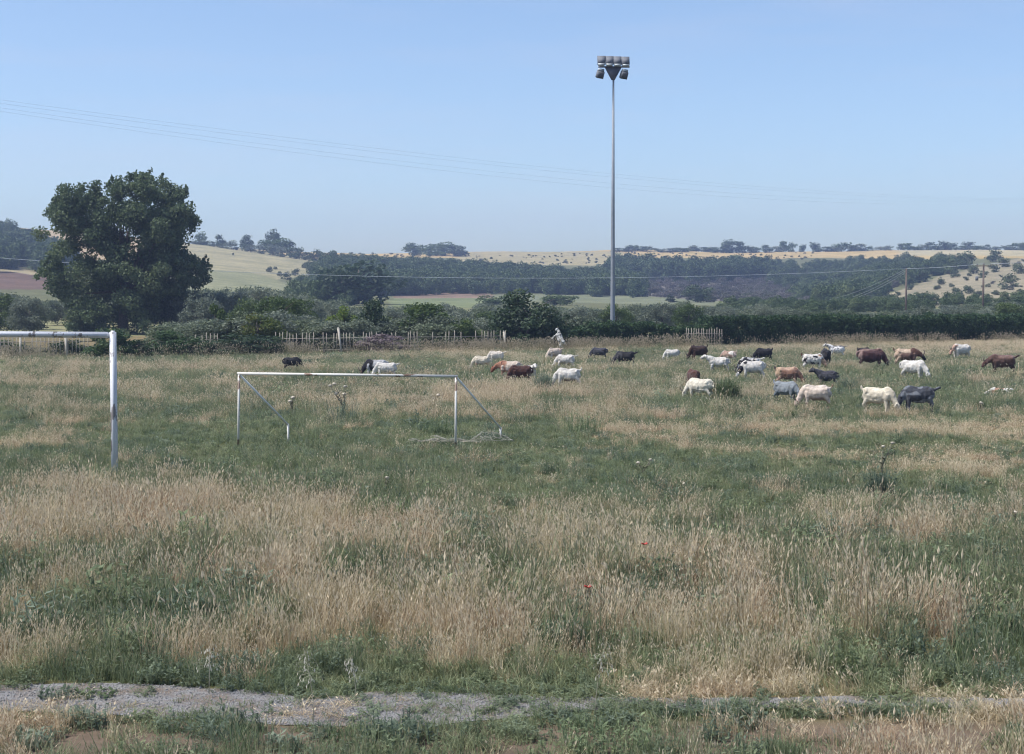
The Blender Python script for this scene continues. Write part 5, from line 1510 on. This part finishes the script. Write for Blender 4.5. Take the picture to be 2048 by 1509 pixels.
M['petal'] = simple_mat('poppy_petal', (.42, .045, .03), (.34, .03, .02), 20, .6)
def poppy(px, py, yb, label):
    p = at(px, yb); o = empty("poppy", (p.x, p.y, 0)); tag(o, label, "poppy", "red poppies in the meadow")
    q = atY(px, py, p.y) - p
    mb = MB(); mb.tube([(0, 0, 0), (.02, 0, q.z * .6), (0, 0, q.z)], [.004, .003, .003], 5); link("stem", mb.mesh("stem"), M['stem'], o)
    for k in range(4):
        a = k * math.pi / 2; R_ = .040
        V = [(0, 0, 0)]
        for j in range(5):
            b = a - .9 + 1.8 * j / 4; V.append((math.cos(b) * R_, math.sin(b) * R_, .022 + .008 * math.sin(j * 2)))
        me = MB().add(V, (), [(0, j, j + 1) for j in range(1, 5)]).mesh("petal"); c = link("petal", me, M['petal'], o); c.location = (0, 0, q.z)
poppy(1289, 1091, 1170, "red poppy in the meadow, the upper right one")
poppy(1176, 1177, 1255, "red poppy in the meadow, the lower left one")

def oat(px, ytop, yb, label, seed):
    r = np.random.default_rng(seed); p = at(px, yb); H = atY(px, ytop, p.y).z
    o = empty("wild_oat", (p.x, p.y, 0)); tag(o, label, "wild oat", "wild oats beside the track")
    mb = MB(); lx = r.uniform(-.1, .1)
    f = lambda t_: np.array([lx * t_ * t_, .05 * t_, H * t_])
    mb.tube([tuple(f(t_)) for t_ in (0, .3, .6, .85, 1)], [.0035, .003, .0025, .002, .001], 5)
    link("stem", mb.mesh("stem"), M['oat'], o)
    V = []; Q = []; k = 0
    for i in range(34):
        t_ = r.uniform(.55, 1); b = f(t_); a = r.uniform(0, 6.28); L = r.uniform(.02, .10) * (1.25 - t_) * 2.2
        tip = b + np.array([math.cos(a) * L, math.sin(a) * L, L * .2 - .02]); dn = np.array([math.cos(a) * .008, math.sin(a) * .008, -.030]); sd = np.array([-math.sin(a), math.cos(a), 0]) * .0055
        V += [tip, tip + dn * .5 + sd, tip + dn, tip + dn * .5 - sd]; Q.append((k, k + 1, k + 2, k + 3)); k += 4
        s2 = sd * .2; V += [b - s2, b + s2, tip + s2, tip - s2]; Q.append((k, k + 1, k + 2, k + 3)); k += 4
    me = mesh_np("spikelets", V, Q); fattr(me, "v", r.random(len(V))); fattr(me, "hd", np.ones(len(V)))
    link("spikelets", me, M['oat'], o)
oat(418, 1290, 1392, "pale wild oat plume beside the track, leftmost of three", 1)
oat(712, 1318, 1402, "pale wild oat plume beside the track, middle of three", 2)
oat(628, 1300, 1450, "thin tall wild oat stalk between the left and middle plumes", 3)
oat(1190, 1285, 1440, "pale wild oat plume beside the track, rightmost of three", 4)

def weed_clump(px, yb, wpx, hpx, label, mat='weed', seed=0, n=60):
    n = int(n * .42); hpx *= .8; wpx *= 1.3
    r = np.random.default_rng(seed); p = at(px, yb); s = p.y / F_PX
    o = empty("leafy_weed", (p.x, p.y, .0)); tag(o, label, "weed", "leafy weeds beside the track")
    link("leaves", tuft_mesh("leaves", M[mat], forb(n, hpx * s, r, .055, wpx * s * .45)), None, o)
    link("blades", tuft_mesh("blades", M['fresh'], blades(n, hpx * s * .4, hpx * s, wpx * s * .4, .008, .4, r, 0, 2, .35)), None, o)
weed_clump(115, 1396, 60, 26, "small dark weed growing on the left of the gravel track", seed=1)
weed_clump(170, 1452, 70, 60, "dark green broad weed below the left end of the gravel track", seed=2, n=80)
weed_clump(490, 1458, 60, 56, "dark weed at the lower edge of the gravel track", seed=3)
weed_clump(70, 1490, 70, 50, "dark green weed in the lower left corner", seed=4)
weed_clump(800, 1482, 130, 70, "wide green weed clump below the end of the gravel track", seed=5, n=170)
weed_clump(570, 1500, 70, 50, "grey green weed at the bottom edge left of centre", seed=6)
weed_clump(1220, 1500, 170, 75, "large leafy green clump at the bottom edge right of centre", 'fresh', seed=7, n=220)
weed_clump(1480, 1448, 110, 40, "low dark green weed patch on the right part of the track verge", seed=8, n=120)
weed_clump(190, 1392, 70, 12, "flat green weed mat on the left of the gravel track", 'fresh', seed=9, n=60)

# ------------------------------------------------------------------ haze
def haze():
    bm = bmesh.new(); bmesh.ops.create_cube(bm, size=1)
    x0, x1, y0, y1, z0, z1 = -1400, 1400, -70, 1300, -3, 70
    for v in bm.verts:
        v.co = ((x0 + x1) / 2 + v.co.x * (x1 - x0), (y0 + y1) / 2 + v.co.y * (y1 - y0), (z0 + z1) / 2 + v.co.z * (z1 - z0))
    me = bpy.data.meshes.new("haze"); bm.to_mesh(me); bm.free()
    m = bpy.data.materials.new("haze_air"); m.use_nodes = True; t = m.node_tree
    for n in list(t.nodes):
        if n.type == 'BSDF_PRINCIPLED': t.nodes.remove(n)
    pv = t.nodes.new("ShaderNodeVolumePrincipled")
    pv.inputs["Color"].default_value = (.51, .65, 1.0, 1); pv.inputs["Density"].default_value = .00043; pv.inputs["Anisotropy"].default_value = .2
    t.links.new(pv.outputs[0], t.nodes["Material Output"].inputs["Volume"])
    o = link("haze", me, m); tag(o, "thin bluish summer haze over the valley", "haze", None, "stuff")
haze()
